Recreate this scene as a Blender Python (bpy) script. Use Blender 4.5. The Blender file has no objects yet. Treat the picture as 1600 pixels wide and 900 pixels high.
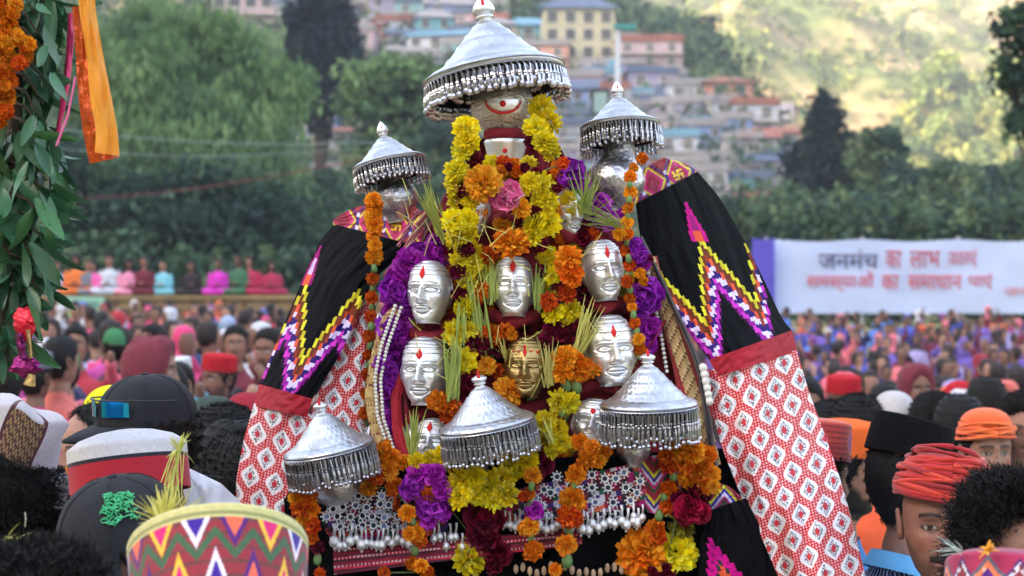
import bpy, math, random
import numpy as np
from mathutils import Vector, Matrix, Euler
SC = bpy.context.scene
COL = SC.collection
R = math.radians
F, H = 2400.0, 2.0
# ------------------------------------------------------------------ camera, sky, sun, exposure
cam = bpy.data.cameras.new('camera'); co = bpy.data.objects.new('camera', cam); COL.objects.link(co)
co.location = (0, 0, H); co.rotation_euler = (R(90), 0, 0)
cam.sensor_width = 36; cam.lens = 54; cam.clip_start = .05; cam.clip_end = 6000
cam.dof.use_dof = True; cam.dof.focus_distance = 2.9; cam.dof.aperture_fstop = 4.8; cam.dof.aperture_blades = 0
SC.camera = co
SUN_EL, SUN_AZ = 19.0, (-.83, -.55)          # direction towards the sun, behind and left of the camera
sv = Vector((SUN_AZ[0], SUN_AZ[1], 0)).normalized() * math.cos(R(SUN_EL)) + Vector((0, 0, math.sin(R(SUN_EL))))
w = bpy.data.worlds.new('World'); SC.world = w; w.use_nodes = True
nt = w.node_tree; bg = nt.nodes['Background']; sky = nt.nodes.new('ShaderNodeTexSky')
sky.sky_type = 'NISHITA'; sky.sun_disc = False; sky.sun_elevation = R(SUN_EL)
sky.sun_rotation = math.atan2(SUN_AZ[0], SUN_AZ[1])
sky.air_density = 1.0; sky.dust_density = 4.0; sky.ozone_density = .3
nt.links.new(sky.outputs[0], bg.inputs[0]); bg.inputs[1].default_value = .15
sl = bpy.data.lights.new('sun', 'SUN'); sl.energy = 2.6; sl.angle = R(.5); sl.color = (1, .86, .66)
so = bpy.data.objects.new('sun', sl); COL.objects.link(so); so.rotation_euler = (-sv).to_track_quat('-Z', 'Y').to_euler()
SC.view_settings.view_transform = 'Standard'; SC.view_settings.look = 'None'
SC.view_settings.exposure = 2.78; SC.view_settings.gamma = 1
try: SC.view_settings.use_curve_mapping = False
except Exception: pass
SC.cycles.use_denoising = True
SC.cycles.max_bounces = 6; SC.cycles.diffuse_bounces = 3; SC.cycles.glossy_bounces = 3; SC.cycles.transparent_max_bounces = 8

# ------------------------------------------------------------------ helpers
def P(px, py, Y): return Vector(((px - 800) / F * Y, Y, H + (450 - py) / F * Y))
def lin(c):
    return tuple((x / 12.92 if x <= .04045 else ((x + .055) / 1.055) ** 2.4) for x in (v / 255. for v in c))
def tag(o, label=None, cat=None, group=None, kind=None):
    if label: o['label'] = label
    if cat: o['category'] = cat
    if group: o['group'] = group
    if kind: o['kind'] = kind
    return o
def empty(name, loc=(0, 0, 0), rot=(0, 0, 0), parent=None):
    o = bpy.data.objects.new(name, None); COL.objects.link(o); o.location = loc; o.rotation_euler = rot
    o.empty_display_size = .05
    if parent: o.parent = parent
    return o
def thing(name, label, cat, loc=(0, 0, 0), rot=(0, 0, 0), group=None):
    return tag(empty(name, loc, rot), label, cat, group)
def link(name, me, parent=None, loc=None, rot=None, scale=None, M=None):
    o = bpy.data.objects.new(name, me); COL.objects.link(o)
    if parent: o.parent = parent
    if M is not None: o.matrix_basis = M
    if loc is not None: o.location = loc
    if rot is not None: o.rotation_euler = rot
    if scale is not None: o.scale = (scale,) * 3 if isinstance(scale, (int, float)) else scale
    return o
MATS = {}
def mat(name, col=(200, 200, 200), rough=.6, metal=0., src='rgb', nz=None, bump=None, rnd=0., trans=0., sheen=0., spec=.5, dark=None, nz2=None, coat=0.):
    """procedural material; col is sRGB 0-255; src rgb / attr (attribute Col) / obj (object colour)"""
    m = bpy.data.materials.new(name); m.use_nodes = True; N = m.node_tree.nodes; L = m.node_tree.links
    b = N['Principled BSDF']; out = N['Material Output']
    if src == 'attr':
        a = N.new('ShaderNodeAttribute'); a.attribute_name = 'Col'; c = a.outputs['Color']
    elif src == 'obj':
        a = N.new('ShaderNodeObjectInfo'); c = a.outputs['Color']
    else:
        a = N.new('ShaderNodeRGB'); a.outputs[0].default_value = (*lin(col), 1); c = a.outputs[0]
    tc = N.new('ShaderNodeTexCoord')
    if rnd:
        oi = N.new('ShaderNodeObjectInfo'); hs = N.new('ShaderNodeHueSaturation')
        mr = N.new('ShaderNodeMapRange'); mr.inputs[3].default_value = 1 - rnd; mr.inputs[4].default_value = 1 + rnd * .7
        L.new(oi.outputs['Random'], mr.inputs[0]); L.new(mr.outputs[0], hs.inputs['Value'])
        mh = N.new('ShaderNodeMath'); mh.operation = 'MULTIPLY'; mh.inputs[1].default_value = 7.31
        fr = N.new('ShaderNodeMath'); fr.operation = 'FRACT'; m2 = N.new('ShaderNodeMapRange')
        m2.inputs[3].default_value = .5 - rnd * .06; m2.inputs[4].default_value = .5 + rnd * .06
        L.new(oi.outputs['Random'], mh.inputs[0]); L.new(mh.outputs[0], fr.inputs[0]); L.new(fr.outputs[0], m2.inputs[0]); L.new(m2.outputs[0], hs.inputs['Hue'])
        L.new(c, hs.inputs['Color']); c = hs.outputs[0]
    for q in (nz, nz2):
        if not q: continue
        n = N.new('ShaderNodeTexNoise'); n.inputs['Scale'].default_value = q[0]; n.inputs['Detail'].default_value = 4
        L.new(tc.outputs['Object'], n.inputs['Vector'])
        mr = N.new('ShaderNodeMapRange'); mr.inputs[1].default_value = .3; mr.inputs[2].default_value = .7
        mr.inputs[3].default_value = 1 - q[1]; mr.inputs[4].default_value = 1 + q[1] * .6
        L.new(n.outputs[0], mr.inputs[0])
        mx = N.new('ShaderNodeVectorMath'); mx.operation = 'SCALE'; L.new(c, mx.inputs[0]); L.new(mr.outputs[0], mx.inputs['Scale']); c = mx.outputs[0]
    L.new(c, b.inputs['Base Color'])
    b.inputs['Roughness'].default_value = rough; b.inputs['Metallic'].default_value = metal
    b.inputs['Specular IOR Level'].default_value = spec
    if sheen: b.inputs['Sheen Weight'].default_value = sheen
    if coat: b.inputs['Coat Weight'].default_value = coat
    if bump:
        n = N.new('ShaderNodeTexNoise'); n.inputs['Scale'].default_value = bump[0]; n.inputs['Detail'].default_value = 3
        L.new(tc.outputs['Object'], n.inputs['Vector'])
        bp = N.new('ShaderNodeBump'); bp.inputs['Strength'].default_value = bump[1]; bp.inputs['Distance'].default_value = bump[2] if len(bump) > 2 else .01
        L.new(n.outputs[0], bp.inputs['Height']); L.new(bp.outputs[0], b.inputs['Normal'])
    if trans:
        t = N.new('ShaderNodeBsdfTranslucent'); L.new(c, t.inputs[0]); mx = N.new('ShaderNodeMixShader'); mx.inputs[0].default_value = trans
        L.new(b.outputs[0], mx.inputs[1]); L.new(t.outputs[0], mx.inputs[2]); L.new(mx.outputs[0], out.inputs[0])
    MATS[name] = m
    return m

def npmesh(name, V, Fq, mats, C=None, smooth=False, mi=None):
    """V (n,3), Fq (m,k) one face size, C (m,3) linear colour per face"""
    V = np.asarray(V, np.float32); Fq = np.asarray(Fq, np.int32); m, k = Fq.shape
    me = bpy.data.meshes.new(name); me.vertices.add(len(V)); me.vertices.foreach_set('co', V.ravel())
    me.loops.add(m * k); me.loops.foreach_set('vertex_index', Fq.ravel())
    me.polygons.add(m); me.polygons.foreach_set('loop_start', np.arange(0, m * k, k, dtype=np.int32))
    me.polygons.foreach_set('loop_total', np.full(m, k, np.int32))
    if mi is not None: me.polygons.foreach_set('material_index', np.asarray(mi, np.int32))
    me.update(calc_edges=True)
    me.polygons.foreach_set('use_smooth', np.full(m, smooth, bool))
    if C is not None:
        a = me.color_attributes.new('Col', 'FLOAT_COLOR', 'CORNER')
        C = np.asarray(C, np.float32); cc = np.ones((m, k, 4), np.float32); cc[:, :, :3] = C[Fq] if (len(C) == len(V) and len(C) != m) else C[:, None, :]
        a.data.foreach_set('color', cc.ravel())
    for x in (mats if isinstance(mats, (list, tuple)) else [mats]): me.materials.append(x)
    return me

class MB:
    def __init__(s): s.v = []; s.f = []; s.m = []; s.c = []; s.cur = 0; s.col = (1, 1, 1)
    def add(s, V, Fs, M=None, col=None, mi=None):
        o = len(s.v)
        if M is not None: V = [M @ Vector(p) for p in V]
        s.v.extend([tuple(p) for p in V])
        for i, f in enumerate(Fs):
            s.f.append(tuple(j + o for j in f)); s.m.append(s.cur if mi is None else mi)
            s.c.append((col[i] if isinstance(col, list) else col) if col is not None else s.col)
        return s
    def box(s, c, d, M=None, **k):
        x, y, z = c; a, b, e = d[0] / 2, d[1] / 2, d[2] / 2
        V = [(x + i * a, y + j * b, z + l * e) for i in (-1, 1) for j in (-1, 1) for l in (-1, 1)]
        return s.add(V, [(0, 1, 3, 2), (4, 6, 7, 5), (0, 4, 5, 1), (2, 3, 7, 6), (0, 2, 6, 4), (1, 5, 7, 3)], M, **k)
    def loft(s, rings, M=None, cap=True, closed=True, **k):
        n = len(rings[0]); V = [p for r in rings for p in r]; Fs = []
        for i in range(len(rings) - 1):
            for j in range(n if closed else n - 1):
                a = i * n + j; b = i * n + (j + 1) % n; Fs.append((a, b, b + n, a + n))
        if cap and closed: Fs.append(tuple(range(n - 1, -1, -1))); Fs.append(tuple(range(len(V) - n, len(V))))
        return s.add(V, Fs, M, **k)
    def lathe(s, prof, n=24, M=None, cap=False, **k):
        return s.loft([[(r * math.cos(t * 2 * math.pi / n), r * math.sin(t * 2 * math.pi / n), z) for t in range(n)] for r, z in prof], M, cap, **k)
    def tube(s, pts, rad, n=6, M=None, cap=True, flat=1., **k):
        pts = [Vector(p) for p in pts]; rings = []
        up = Vector((0, 0, 1)); prev = None
        for i, p in enumerate(pts):
            t = (pts[min(i + 1, len(pts) - 1)] - pts[max(i - 1, 0)])
            t = t.normalized() if t.length > 1e-9 else Vector((0, 0, 1))
            if prev is None: a = t.cross(up if abs(t.z) < .9 else Vector((0, 1, 0))).normalized()
            else:
                a = (prev - t * prev.dot(t)); a = a.normalized() if a.length > 1e-6 else t.orthogonal().normalized()
            prev = a; b = t.cross(a); r = rad[i] if isinstance(rad, (list, tuple)) else rad
            rings.append([p + a * (r * math.cos(q * 2 * math.pi / n)) + b * (r * flat * math.sin(q * 2 * math.pi / n)) for q in range(n)])
        return s.loft(rings, M, cap, **k)
    def ball(s, c, r, nu=8, nv=6, M=None, **k):
        r = (r, r, r) if isinstance(r, (int, float)) else r
        V = [(c[0], c[1], c[2] - r[2])]; 
        for i in range(1, nv):
            t = math.pi * i / nv
            for j in range(nu):
                q = 2 * math.pi * j / nu; V.append((c[0] + r[0] * math.sin(t) * math.cos(q), c[1] + r[1] * math.sin(t) * math.sin(q), c[2] - r[2] * math.cos(t)))
        V.append((c[0], c[1], c[2] + r[2])); Fs = []
        for j in range(nu): Fs.append((0, 1 + (j + 1) % nu, 1 + j)); Fs.append((len(V) - 1, 1 + (nv - 2) * nu + j, 1 + (nv - 2) * nu + (j + 1) % nu))
        for i in range(nv - 2):
            for j in range(nu):
                a = 1 + i * nu + j; b = 1 + i * nu + (j + 1) % nu; Fs.append((a, b, b + nu, a + nu))
        return s.add(V, Fs, M, **k)
    def mesh(s, name, mats, smooth=False):
        me = bpy.data.meshes.new(name); me.from_pydata(s.v, [], s.f)
        me.polygons.foreach_set('material_index', np.array(s.m, np.int32))
        me.polygons.foreach_set('use_smooth', np.full(len(s.f), smooth, bool))
        if any(c != (1, 1, 1) for c in s.c):
            a = me.color_attributes.new('Col', 'FLOAT_COLOR', 'CORNER')
            lt = np.empty(len(s.f), np.int32); me.polygons.foreach_get('loop_total', lt)
            cc = np.ones((lt.sum(), 4), np.float32); cc[:, :3] = np.repeat(np.array(s.c, np.float32), lt, axis=0); a.data.foreach_set('color', cc.ravel())
        for x in (mats if isinstance(mats, (list, tuple)) else [mats]): me.materials.append(x)
        me.update(); return me
    def build(s, name, mats, parent=None, smooth=False, **k): return link(name, s.mesh(name, mats, smooth), parent, **k)

def vnoise(x, y, seed=0, sc=1.):
    """smooth value noise, numpy"""
    rs = np.random.RandomState(seed); T = rs.rand(64, 64)
    x = np.asarray(x, float) * sc; y = np.asarray(y, float) * sc
    xi = np.floor(x).astype(int); yi = np.floor(y).astype(int); fx = x - xi; fy = y - yi
    fx = fx * fx * (3 - 2 * fx); fy = fy * fy * (3 - 2 * fy)
    g = lambda a, b: T[a % 64, b % 64]
    return (g(xi, yi) * (1 - fx) + g(xi + 1, yi) * fx) * (1 - fy) + (g(xi, yi + 1) * (1 - fx) + g(xi + 1, yi + 1) * fx) * fy

# ------------------------------------------------------------------ terrain
_a = np.array([-.6, -.2, .0625, .1375, .179, .21, .26, .6]); _E = np.array([.9, .42, .195, .125, .05, .012, -.01, -.01])
def hgt(x, y):
    x = np.asarray(x, float); y = np.asarray(y, float)
    a = x / np.maximum(y, 1.)
    h1 = np.minimum(.45 * (y - 125), 2.1 + np.interp(a, _a, _E) * 240)
    h1 = np.where(y > 60, h1, -9) + (vnoise(x, y, 3, .05) - .5) * 5 * (y > 135)
    h2 = .50 * (y - 300) * np.clip((a + .3) * 4, .5, 1) + (vnoise(x, y, 5, .012) - .5) * 60 + (vnoise(x, y, 6, .035) - .5) * 22 + (vnoise(x, y, 7, .1) - .5) * 7
    h2 = np.where(y > 240, h2, -9)
    al = -(x * .833 + y * .552) ; pe = x * .552 - y * .833       # along the sun direction, across it
    hr = 252 * (1 - np.abs(al - 400) / 285.) * np.clip((620 - np.abs(pe + 20)) / 200., 0, 1)  # unseen ridge behind left, raised to keep the sun off ground and village
    hr = hr + (vnoise(pe, al, 9, .01) - .5) * 26 * (hr > 0)
    hr = np.where(y < 90, hr, -9)
    dip = np.interp(y, [4.5, 6, 8, 12, 18, 25, 35, 44, 56], [0, -.06, -.2, -.45, -.65, -.75, -.6, -.3, 0])
    dip = dip * np.interp(x / np.maximum(y, 1.), [-.08, .06], [.12, 1.])
    return np.where(y < 58, np.maximum(hr, dip), np.maximum(np.maximum(np.maximum(h1, h2), hr), 0.))
def axis(lo, hi, fine, f0, f1, coarse):
    return np.unique(np.concatenate([np.arange(lo, f0, coarse), np.arange(f0, f1, fine), np.arange(f1, hi + 1, coarse)]))
gx = axis(-1400, 1400, 5, -220, 320, 40); gy = np.unique(np.concatenate([axis(-1200, 1440, 5, 60, 640, 40), np.arange(0, 60, 2.)]))
X, Y_ = np.meshgrid(gx, gy); Z = hgt(X, Y_)
nx, ny = len(gx), len(gy); ii, jj = np.meshgrid(np.arange(nx - 1), np.arange(ny - 1)); q = (jj * nx + ii).ravel()
mt = bpy.data.materials.new('hillside'); mt.use_nodes = True; N = mt.node_tree.nodes; L = mt.node_tree.links; b = N['Principled BSDF']; b.inputs['Roughness'].default_value = .95
g_ = N.new('ShaderNodeNewGeometry'); n1 = N.new('ShaderNodeTexNoise'); n1.inputs['Scale'].default_value = .035; n1.inputs['Detail'].default_value = 6
n2 = N.new('ShaderNodeTexNoise'); n2.inputs['Scale'].default_value = .16; n2.inputs['Detail'].default_value = 5; n2.inputs['Roughness'].default_value = .7
L.new(g_.outputs['Position'], n1.inputs[0]); L.new(g_.outputs['Position'], n2.inputs[0])
r1 = N.new('ShaderNodeValToRGB'); r1.color_ramp.elements[0].position = .38; r1.color_ramp.elements[0].color = (*lin((120, 128, 74)), 1); r1.color_ramp.elements[1].position = .62; r1.color_ramp.elements[1].color = (*lin((186, 156, 118)), 1)
r2 = N.new('ShaderNodeValToRGB'); r2.color_ramp.elements[0].position = .44; r2.color_ramp.elements[0].color = (.25, .35, .25, 1); r2.color_ramp.elements[1].position = .56; r2.color_ramp.elements[1].color = (1, 1, 1, 1)
mx = N.new('ShaderNodeMix'); mx.data_type = 'RGBA'; mx.blend_type = 'MULTIPLY'; mx.inputs[0].default_value = .75
L.new(n1.outputs[0], r1.inputs[0]); L.new(n2.outputs[0], r2.inputs[0]); L.new(r1.outputs[0], mx.inputs[6]); L.new(r2.outputs[0], mx.inputs[7]); L.new(mx.outputs[2], b.inputs['Base Color'])
me = npmesh('ground', np.stack([X, Y_, Z], -1).reshape(-1, 3), np.stack([q, q + 1, q + nx + 1, q + nx], -1), mt, smooth=True)
tag(link('ground', me), kind='structure')
def hit(px, py, y0=60, y1=1200):
    """distance at which the line of sight of a photo point meets the hills"""
    ys = np.arange(y0, y1, 1.); z = H + (450 - py) / F * ys; h = hgt((px - 800) / F * ys, ys)
    k = np.argmax(h >= z); return float(ys[k]) if (h >= z).any() else None

# ------------------------------------------------------------------ foliage
mLeafDark = mat('leaf_dark', src='attr', rough=.75, trans=.2, spec=.2)
mBark = mat('bark', (70, 58, 48), rough=.95, bump=(12, .6, .03), nz=(5, .3))
def leaf_cloud(blobs, n, size, cols, seed, flat=1., droop=0.):
    rs = np.random.RandomState(seed); bl = np.array(blobs, float); wt = (bl[:, 3] * bl[:, 4] * bl[:, 5]) ** (2 / 3.); wt /= wt.sum()
    k = rs.choice(len(bl), n, p=wt); d = rs.normal(size=(n, 3)); d /= np.linalg.norm(d, axis=1)[:, None]
    # clumped: directions gather round a few twig directions in each blob
    tw = rs.normal(size=(len(bl), 26, 3)); tw /= np.linalg.norm(tw, axis=2)[:, :, None]; pick = rs.randint(0, 26, n)
    d = d * .42 + tw[k, pick]; r = (.35 + .75 * rs.rand(n) ** .6) * (.75 + .4 * ((pick * 7) % 5) / 4.)
    c = bl[k, :3] + d * bl[k, 3:6] * r[:, None] * .9
    if droop: c[:, 2] -= droop * rs.rand(n) ** 2 * bl[k, 5]
    u = rs.normal(size=(n, 3)); u /= np.linalg.norm(u, axis=1)[:, None]; u[:, 2] *= flat; v = np.cross(u, rs.normal(size=(n, 3))); v /= np.linalg.norm(v, axis=1)[:, None] + 1e-9
    s = size * (.6 + .8 * rs.rand(n))[:, None]
    if droop: u = np.stack([rs.normal(size=n) * .15, rs.normal(size=n) * .15, np.ones(n) * 1.4], -1)
    V = np.stack([c - u * s, c + v * s * .55, c + u * s, c - v * s * .55], 1).reshape(-1, 3)
    Fq = np.arange(4 * n).reshape(n, 4)
    cc = np.array([lin(x) for x in cols]); ci = rs.randint(0, len(cc), (len(bl), 26))[k, pick]
    C = cc[ci] * (.75 + .5 * rs.rand(n))[:, None]
    return V, Fq, C
def tree(label, blobs, n, size, cols, seed, base, trunk_r=.3, group=None, name='tree', flat=1., droop=0., cat='tree'):
    t = thing(name, label, cat, base, group=group); rnd = random.Random(seed)
    b0 = Vector(base); top = Vector(blobs[0][:3]) - b0
    loc = [(x - b0.x, y - b0.y, z - b0.z, a, b, c) for x, y, z, a, b, c in blobs]
    V, Fq, C = leaf_cloud(loc, n, size, cols, seed, flat, droop)
    link('crown', npmesh('crown', V, Fq, mLeafDark, C), t)
    m = MB(); hz = max(top.z, .5)
    m.tube([(0, 0, -.3), (top.x * .1 + .05, 0, hz * .35), (top.x * .6, top.y * .6, hz * .8), (top.x, top.y, hz)], [trunk_r * 1.25, trunk_r, trunk_r * .6, trunk_r * .2], 8)
    for x, y, z, a, b, c in loc[1:]:
        m.tube([(top.x * .3, top.y * .3, min(hz * .5, z * .6)), (x * .6, y * .6, z * .75), (x, y, z)], [trunk_r * .5, trunk_r * .3, trunk_r * .1], 5)
    m.build('trunk', mBark, t, smooth=True)
    return t
def B(px, py, Y, rx, ry, depth=None):      # a foliage blob given by its place in view, radii in photo pixels
    p = P(px, py, Y); k = Y / F
    return (p.x, p.y, p.z, rx * k, (depth or (rx + ry) / 2) * k, ry * k)
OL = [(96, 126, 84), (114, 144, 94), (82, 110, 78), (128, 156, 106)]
DK = [(58, 80, 70), (70, 94, 78), (50, 70, 66), (80, 106, 80)]  # some haze put into the colour: dark greens lightened
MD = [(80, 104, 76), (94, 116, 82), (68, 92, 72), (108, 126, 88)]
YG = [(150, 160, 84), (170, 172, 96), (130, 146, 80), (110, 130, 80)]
def gpos(px, Y, dz=0): p = P(px, 450, Y); return (p.x, p.y, float(hgt(p.x, p.y)) + dz)
tree('broad pale green willow with drooping branches behind the left of the crowd',
     [B(290, 140, 60, 130, 90), B(200, 90, 60, 90, 80), B(180, 200, 61, 100, 90), B(380, 200, 60, 95, 90), B(410, 130, 61, 70, 60), B(290, 250, 59, 140, 90), B(330, 60, 62, 90, 45), B(240, 40, 62, 70, 40), B(130, 110, 62, 60, 90), B(400, 270, 60, 50, 70)],
     46000, .13, OL, 11, gpos(280, 60), .4, name='willow_tree', droop=.5)
tree('dark dense tree hanging low behind the people seated on the terrace',
     [B(240, 380, 54, 150, 60), B(130, 330, 54, 90, 90), B(380, 350, 55, 100, 80), B(60, 300, 54, 80, 100), B(300, 310, 55, 130, 60)], 24000, .16, DK, 12, gpos(240, 54), .35)
tree('dark tree between the willow and the left umbrella', [B(470, 380, 58, 80, 70), B(540, 400, 58, 70, 60), B(430, 330, 58, 50, 60)], 12000, .16, DK + MD, 13, gpos(480, 58), .3)
tree('tall dark conifer rising above the willow towards the hill houses', [B(500, 60, 105, 45, 70), B(495, 130, 105, 60, 60), B(485, 20, 105, 28, 45), B(530, 90, 105, 35, 50)], 13000, .32, [(26, 40, 52), (36, 52, 60), (22, 34, 46)], 14, gpos(500, 105), .5, name='conifer_tree')
tree('spreading olive green deodar with layered branches behind the left umbrella', [B(610, 120, 90, 70, 32), B(590, 150, 90, 62, 30), B(640, 175, 90, 75, 30), B(620, 215, 90, 72, 30), B(660, 130, 92, 55, 35), B(620, 260, 90, 100, 40), B(590, 310, 88, 80, 45)], 22000, .26, MD + OL, 15, gpos(610, 90), .5, name='deodar_tree')
tree('dark leafy tree behind the left shoulder of the palanquin', [B(560, 350, 80, 90, 60), B(640, 330, 80, 70, 50), B(500, 300, 82, 60, 40), B(720, 300, 84, 80, 70), B(680, 240, 84, 60, 50)], 16000, .22, DK + MD, 16, gpos(600, 80), .4)
tree('pointed dark conifer to the right of the hill houses', [B(1290, 190, 95, 22, 45), B(1285, 240, 95, 42, 40), B(1290, 290, 95, 60, 45), B(1290, 340, 95, 75, 40), B(1255, 260, 95, 25, 30)], 14000, .28, [(32, 48, 52), (44, 62, 58), (28, 42, 48)], 17, gpos(1290, 95), .5, name='conifer_tree')
tree('rounded dark green tree above the middle of the white banner', [B(1385, 290, 90, 60, 50), B(1370, 240, 90, 40, 35), B(1430, 320, 88, 70, 50), B(1345, 340, 88, 60, 40)], 14000, .24, DK + MD, 18, gpos(1390, 90), .4)
tree('low green tree above the right end of the white banner', [B(1530, 330, 84, 80, 45), B(1480, 290, 86, 50, 40), B(1590, 300, 86, 60, 50), B(1620, 350, 84, 70, 50)], 14000, .22, DK + MD, 19, gpos(1530, 84), .4)
tree('dark green tree between the right shoulder of the palanquin and the conifer', [B(1205, 345, 88, 45, 34), B(1235, 315, 90, 22, 24), B(1130, 350, 88, 50, 34)], 11000, .22, DK + MD, 20, gpos(1190, 88), .4)
tree('dark rounded tree leaning over the top of the hill village', [B(1075, 75, 222, 42, 36), B(1100, 105, 222, 40, 36), B(1045, 55, 224, 30, 24), B(1110, 125, 222, 26, 20), B(1030, 45, 225, 18, 14)], 15000, .5, [(38, 56, 50), (50, 68, 56), (30, 46, 46)], 21, (gpos(1080, 222)), .6)
tree('near dark leafy branches hanging in at the top right corner', [B(1590, 40, 24, 40, 40), B(1570, 110, 24, 24, 35), B(1610, 130, 24, 40, 50), B(1585, 195, 24, 16, 40), B(1560, 50, 24, 25, 12), B(1640, 60, 24, 60, 90)], 2600, .07, DK, 22, gpos(1680, 24), .16)
tree('dark tree standing among the houses at the right of the hill village', [B(1140, 235, 170, 26, 30), B(1150, 270, 170, 30, 28)], 5000, .34, DK, 23, gpos(1145, 170), .4)
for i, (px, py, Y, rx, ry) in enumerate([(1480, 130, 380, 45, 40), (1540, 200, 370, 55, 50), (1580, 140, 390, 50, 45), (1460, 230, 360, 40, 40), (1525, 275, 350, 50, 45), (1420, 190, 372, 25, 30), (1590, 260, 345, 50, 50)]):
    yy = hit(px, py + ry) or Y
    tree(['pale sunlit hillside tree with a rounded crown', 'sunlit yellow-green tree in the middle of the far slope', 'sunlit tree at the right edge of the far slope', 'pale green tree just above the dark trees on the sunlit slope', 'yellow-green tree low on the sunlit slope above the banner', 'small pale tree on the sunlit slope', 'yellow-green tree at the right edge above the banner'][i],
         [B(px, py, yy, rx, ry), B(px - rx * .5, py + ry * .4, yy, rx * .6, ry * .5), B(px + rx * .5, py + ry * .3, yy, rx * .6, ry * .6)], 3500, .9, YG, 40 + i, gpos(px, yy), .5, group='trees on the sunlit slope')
# scrub on the slopes, nobody could count it
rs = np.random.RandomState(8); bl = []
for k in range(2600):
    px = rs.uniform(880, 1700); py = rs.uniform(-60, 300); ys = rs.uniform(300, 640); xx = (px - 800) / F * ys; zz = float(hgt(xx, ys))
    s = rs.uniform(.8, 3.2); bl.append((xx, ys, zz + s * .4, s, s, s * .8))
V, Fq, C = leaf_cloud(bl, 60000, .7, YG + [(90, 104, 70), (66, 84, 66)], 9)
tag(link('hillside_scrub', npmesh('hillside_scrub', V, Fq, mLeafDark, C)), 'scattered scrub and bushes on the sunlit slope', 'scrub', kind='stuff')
bl = []
for k in range(2600):
    ys = rs.uniform(128, 300); px = rs.uniform(-50, 1250); xx = (px - 800) / F * ys; zz = float(hgt(xx, ys)); s = rs.uniform(.8, 3.4); bl.append((xx, ys, zz + s * .4, s, s, s * .8))
V, Fq, C = leaf_cloud(bl, 80000, .5, DK + MD, 10)
tag(link('village_shrubs', npmesh('village_shrubs', V, Fq, mLeafDark, C)), 'dark shrubs and small trees filling the gaps between the hill houses', 'shrubs', kind='stuff')

# ------------------------------------------------------------------ village
mWall = mat('house_plaster', src='obj', rough=.9, nz=(.6, .18), nz2=(3, .1))
mRoofs = [mat('roof_slate', (88, 102, 130), rough=.6, nz=(1.5, .25)), mat('roof_rust', (150, 96, 84), rough=.8, nz=(1.2, .3)), mat('roof_green', (88, 128, 116), rough=.6, nz=(1.5, .2)), mat('roof_concrete', (150, 146, 150), rough=.9, nz=(1, .2)), mat('roof_sky', (104, 150, 176), rough=.5, nz=(1.5, .2))]
mGlass = mat('window_glass', (38, 42, 54), rough=.15)
mFrame = mat('window_frame', (196, 190, 184), rough=.7)
mDarkM = mat('dark_metal', (40, 42, 46), rough=.5)
wf = MB(); wf.box((0, 0, .72), (1.3, .14, .1)); wf.box((0, 0, -.72), (1.4, .2, .1)); wf.box((-.6, 0, 0), (.1, .14, 1.34)); wf.box((.6, 0, 0), (.1, .14, 1.34)); wf.box((0, 0, 0), (.06, .1, 1.34)); wfm = wf.mesh('window', mFrame)
wp = MB(); wp.box((0, .03, 0), (1.1, .04, 1.34)); wpm = wp.mesh('pane', mGlass)
def house(px, py, w_, h_, col, roof, kind, storeys=2, label=None, Y=None, dep=None, sky_=0):
    """px, py: centre of the foot of the front wall in the photo; w_, h_ in photo pixels"""
    Y = Y or hit(px, py) or 200; p = P(px, py, Y); k = Y / F; W = w_ * k * 1.22; Hh = h_ * k * 1.2; D = dep or W * .8
    rnd = random.Random(int(px * 7 + py)); rz = rnd.uniform(-.25, .25)
    t = thing('house', label, 'house', (p.x, p.y, p.z - .1), (0, 0, rz), group='houses of the hill village')
    m = MB(); m.box((0, D / 2, Hh / 2 - 3), (W, D, Hh + 6)); o = m.build('wall', mWall, t); o.color = (*lin(col), 1)
    r = MB()
    if kind == 'gable':
        rh = Hh * .28; e = .5
        r.add([(-W / 2 - e, -e, Hh + .01), (W / 2 + e, -e, Hh + .01), (W / 2 + e, D + e, Hh + .01), (-W / 2 - e, D + e, Hh + .01), (-W / 2 - e, D / 2, Hh + rh), (W / 2 + e, D / 2, Hh + rh)], [(0, 1, 5, 4), (2, 3, 4, 5), (0, 4, 3), (1, 2, 5), (3, 2, 1, 0)])
    elif kind == 'hip':
        rh = Hh * .25; e = .5
        r.add([(-W / 2 - e, -e, Hh + .01), (W / 2 + e, -e, Hh + .01), (W / 2 + e, D + e, Hh + .01), (-W / 2 - e, D + e, Hh + .01), (-W / 5, D / 2, Hh + rh), (W / 5, D / 2, Hh + rh)], [(0, 1, 5, 4), (2, 3, 4, 5), (0, 4, 3), (1, 2, 5), (3, 2, 1, 0)])
    else:
        r.box((0, D / 2, Hh + .12), (W + .5, D + .5, .22)); r.box((0, -.1, Hh + .5), (W + .3, .15, .55))
        if kind == 'tank': r.lathe([(.0, Hh + 1.9), (.5, Hh + 1.8), (.55, Hh + .4), (.55, Hh + .2)][::-1], 10, Matrix.Translation((W * .25, D * .4, 0)))
    r.build('roof', mRoofs[roof], t)
    nW = max(2, int(W / 2.1)); sh = Hh / storeys
    for s in range(storeys):
        if s and rnd.random() < .75 or storeys == 1:
            bm_ = MB(); bm_.box((0, -.55, s * sh), (W * .96, 1.1, .14))
            for q in range(int(W / .5) + 1): bm_.box((-W * .46 + q * .5, -1.05, s * sh + .45), (.05, .05, .8))
            bm_.box((0, -1.05, s * sh + .88), (W * .96, .08, .08)); bm_.build('balcony', mFrame, t)
        for q in range(nW):
            x = -W / 2 + W * (q + .5) / nW; sc = min(1.15, sh / 2.2, W / nW / 1.6)
            o = link('window', wfm, t, loc=(x, -.045, s * sh + sh * .52), scale=(sc, 1, sc)); link('pane', wpm, o)
    return t
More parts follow.
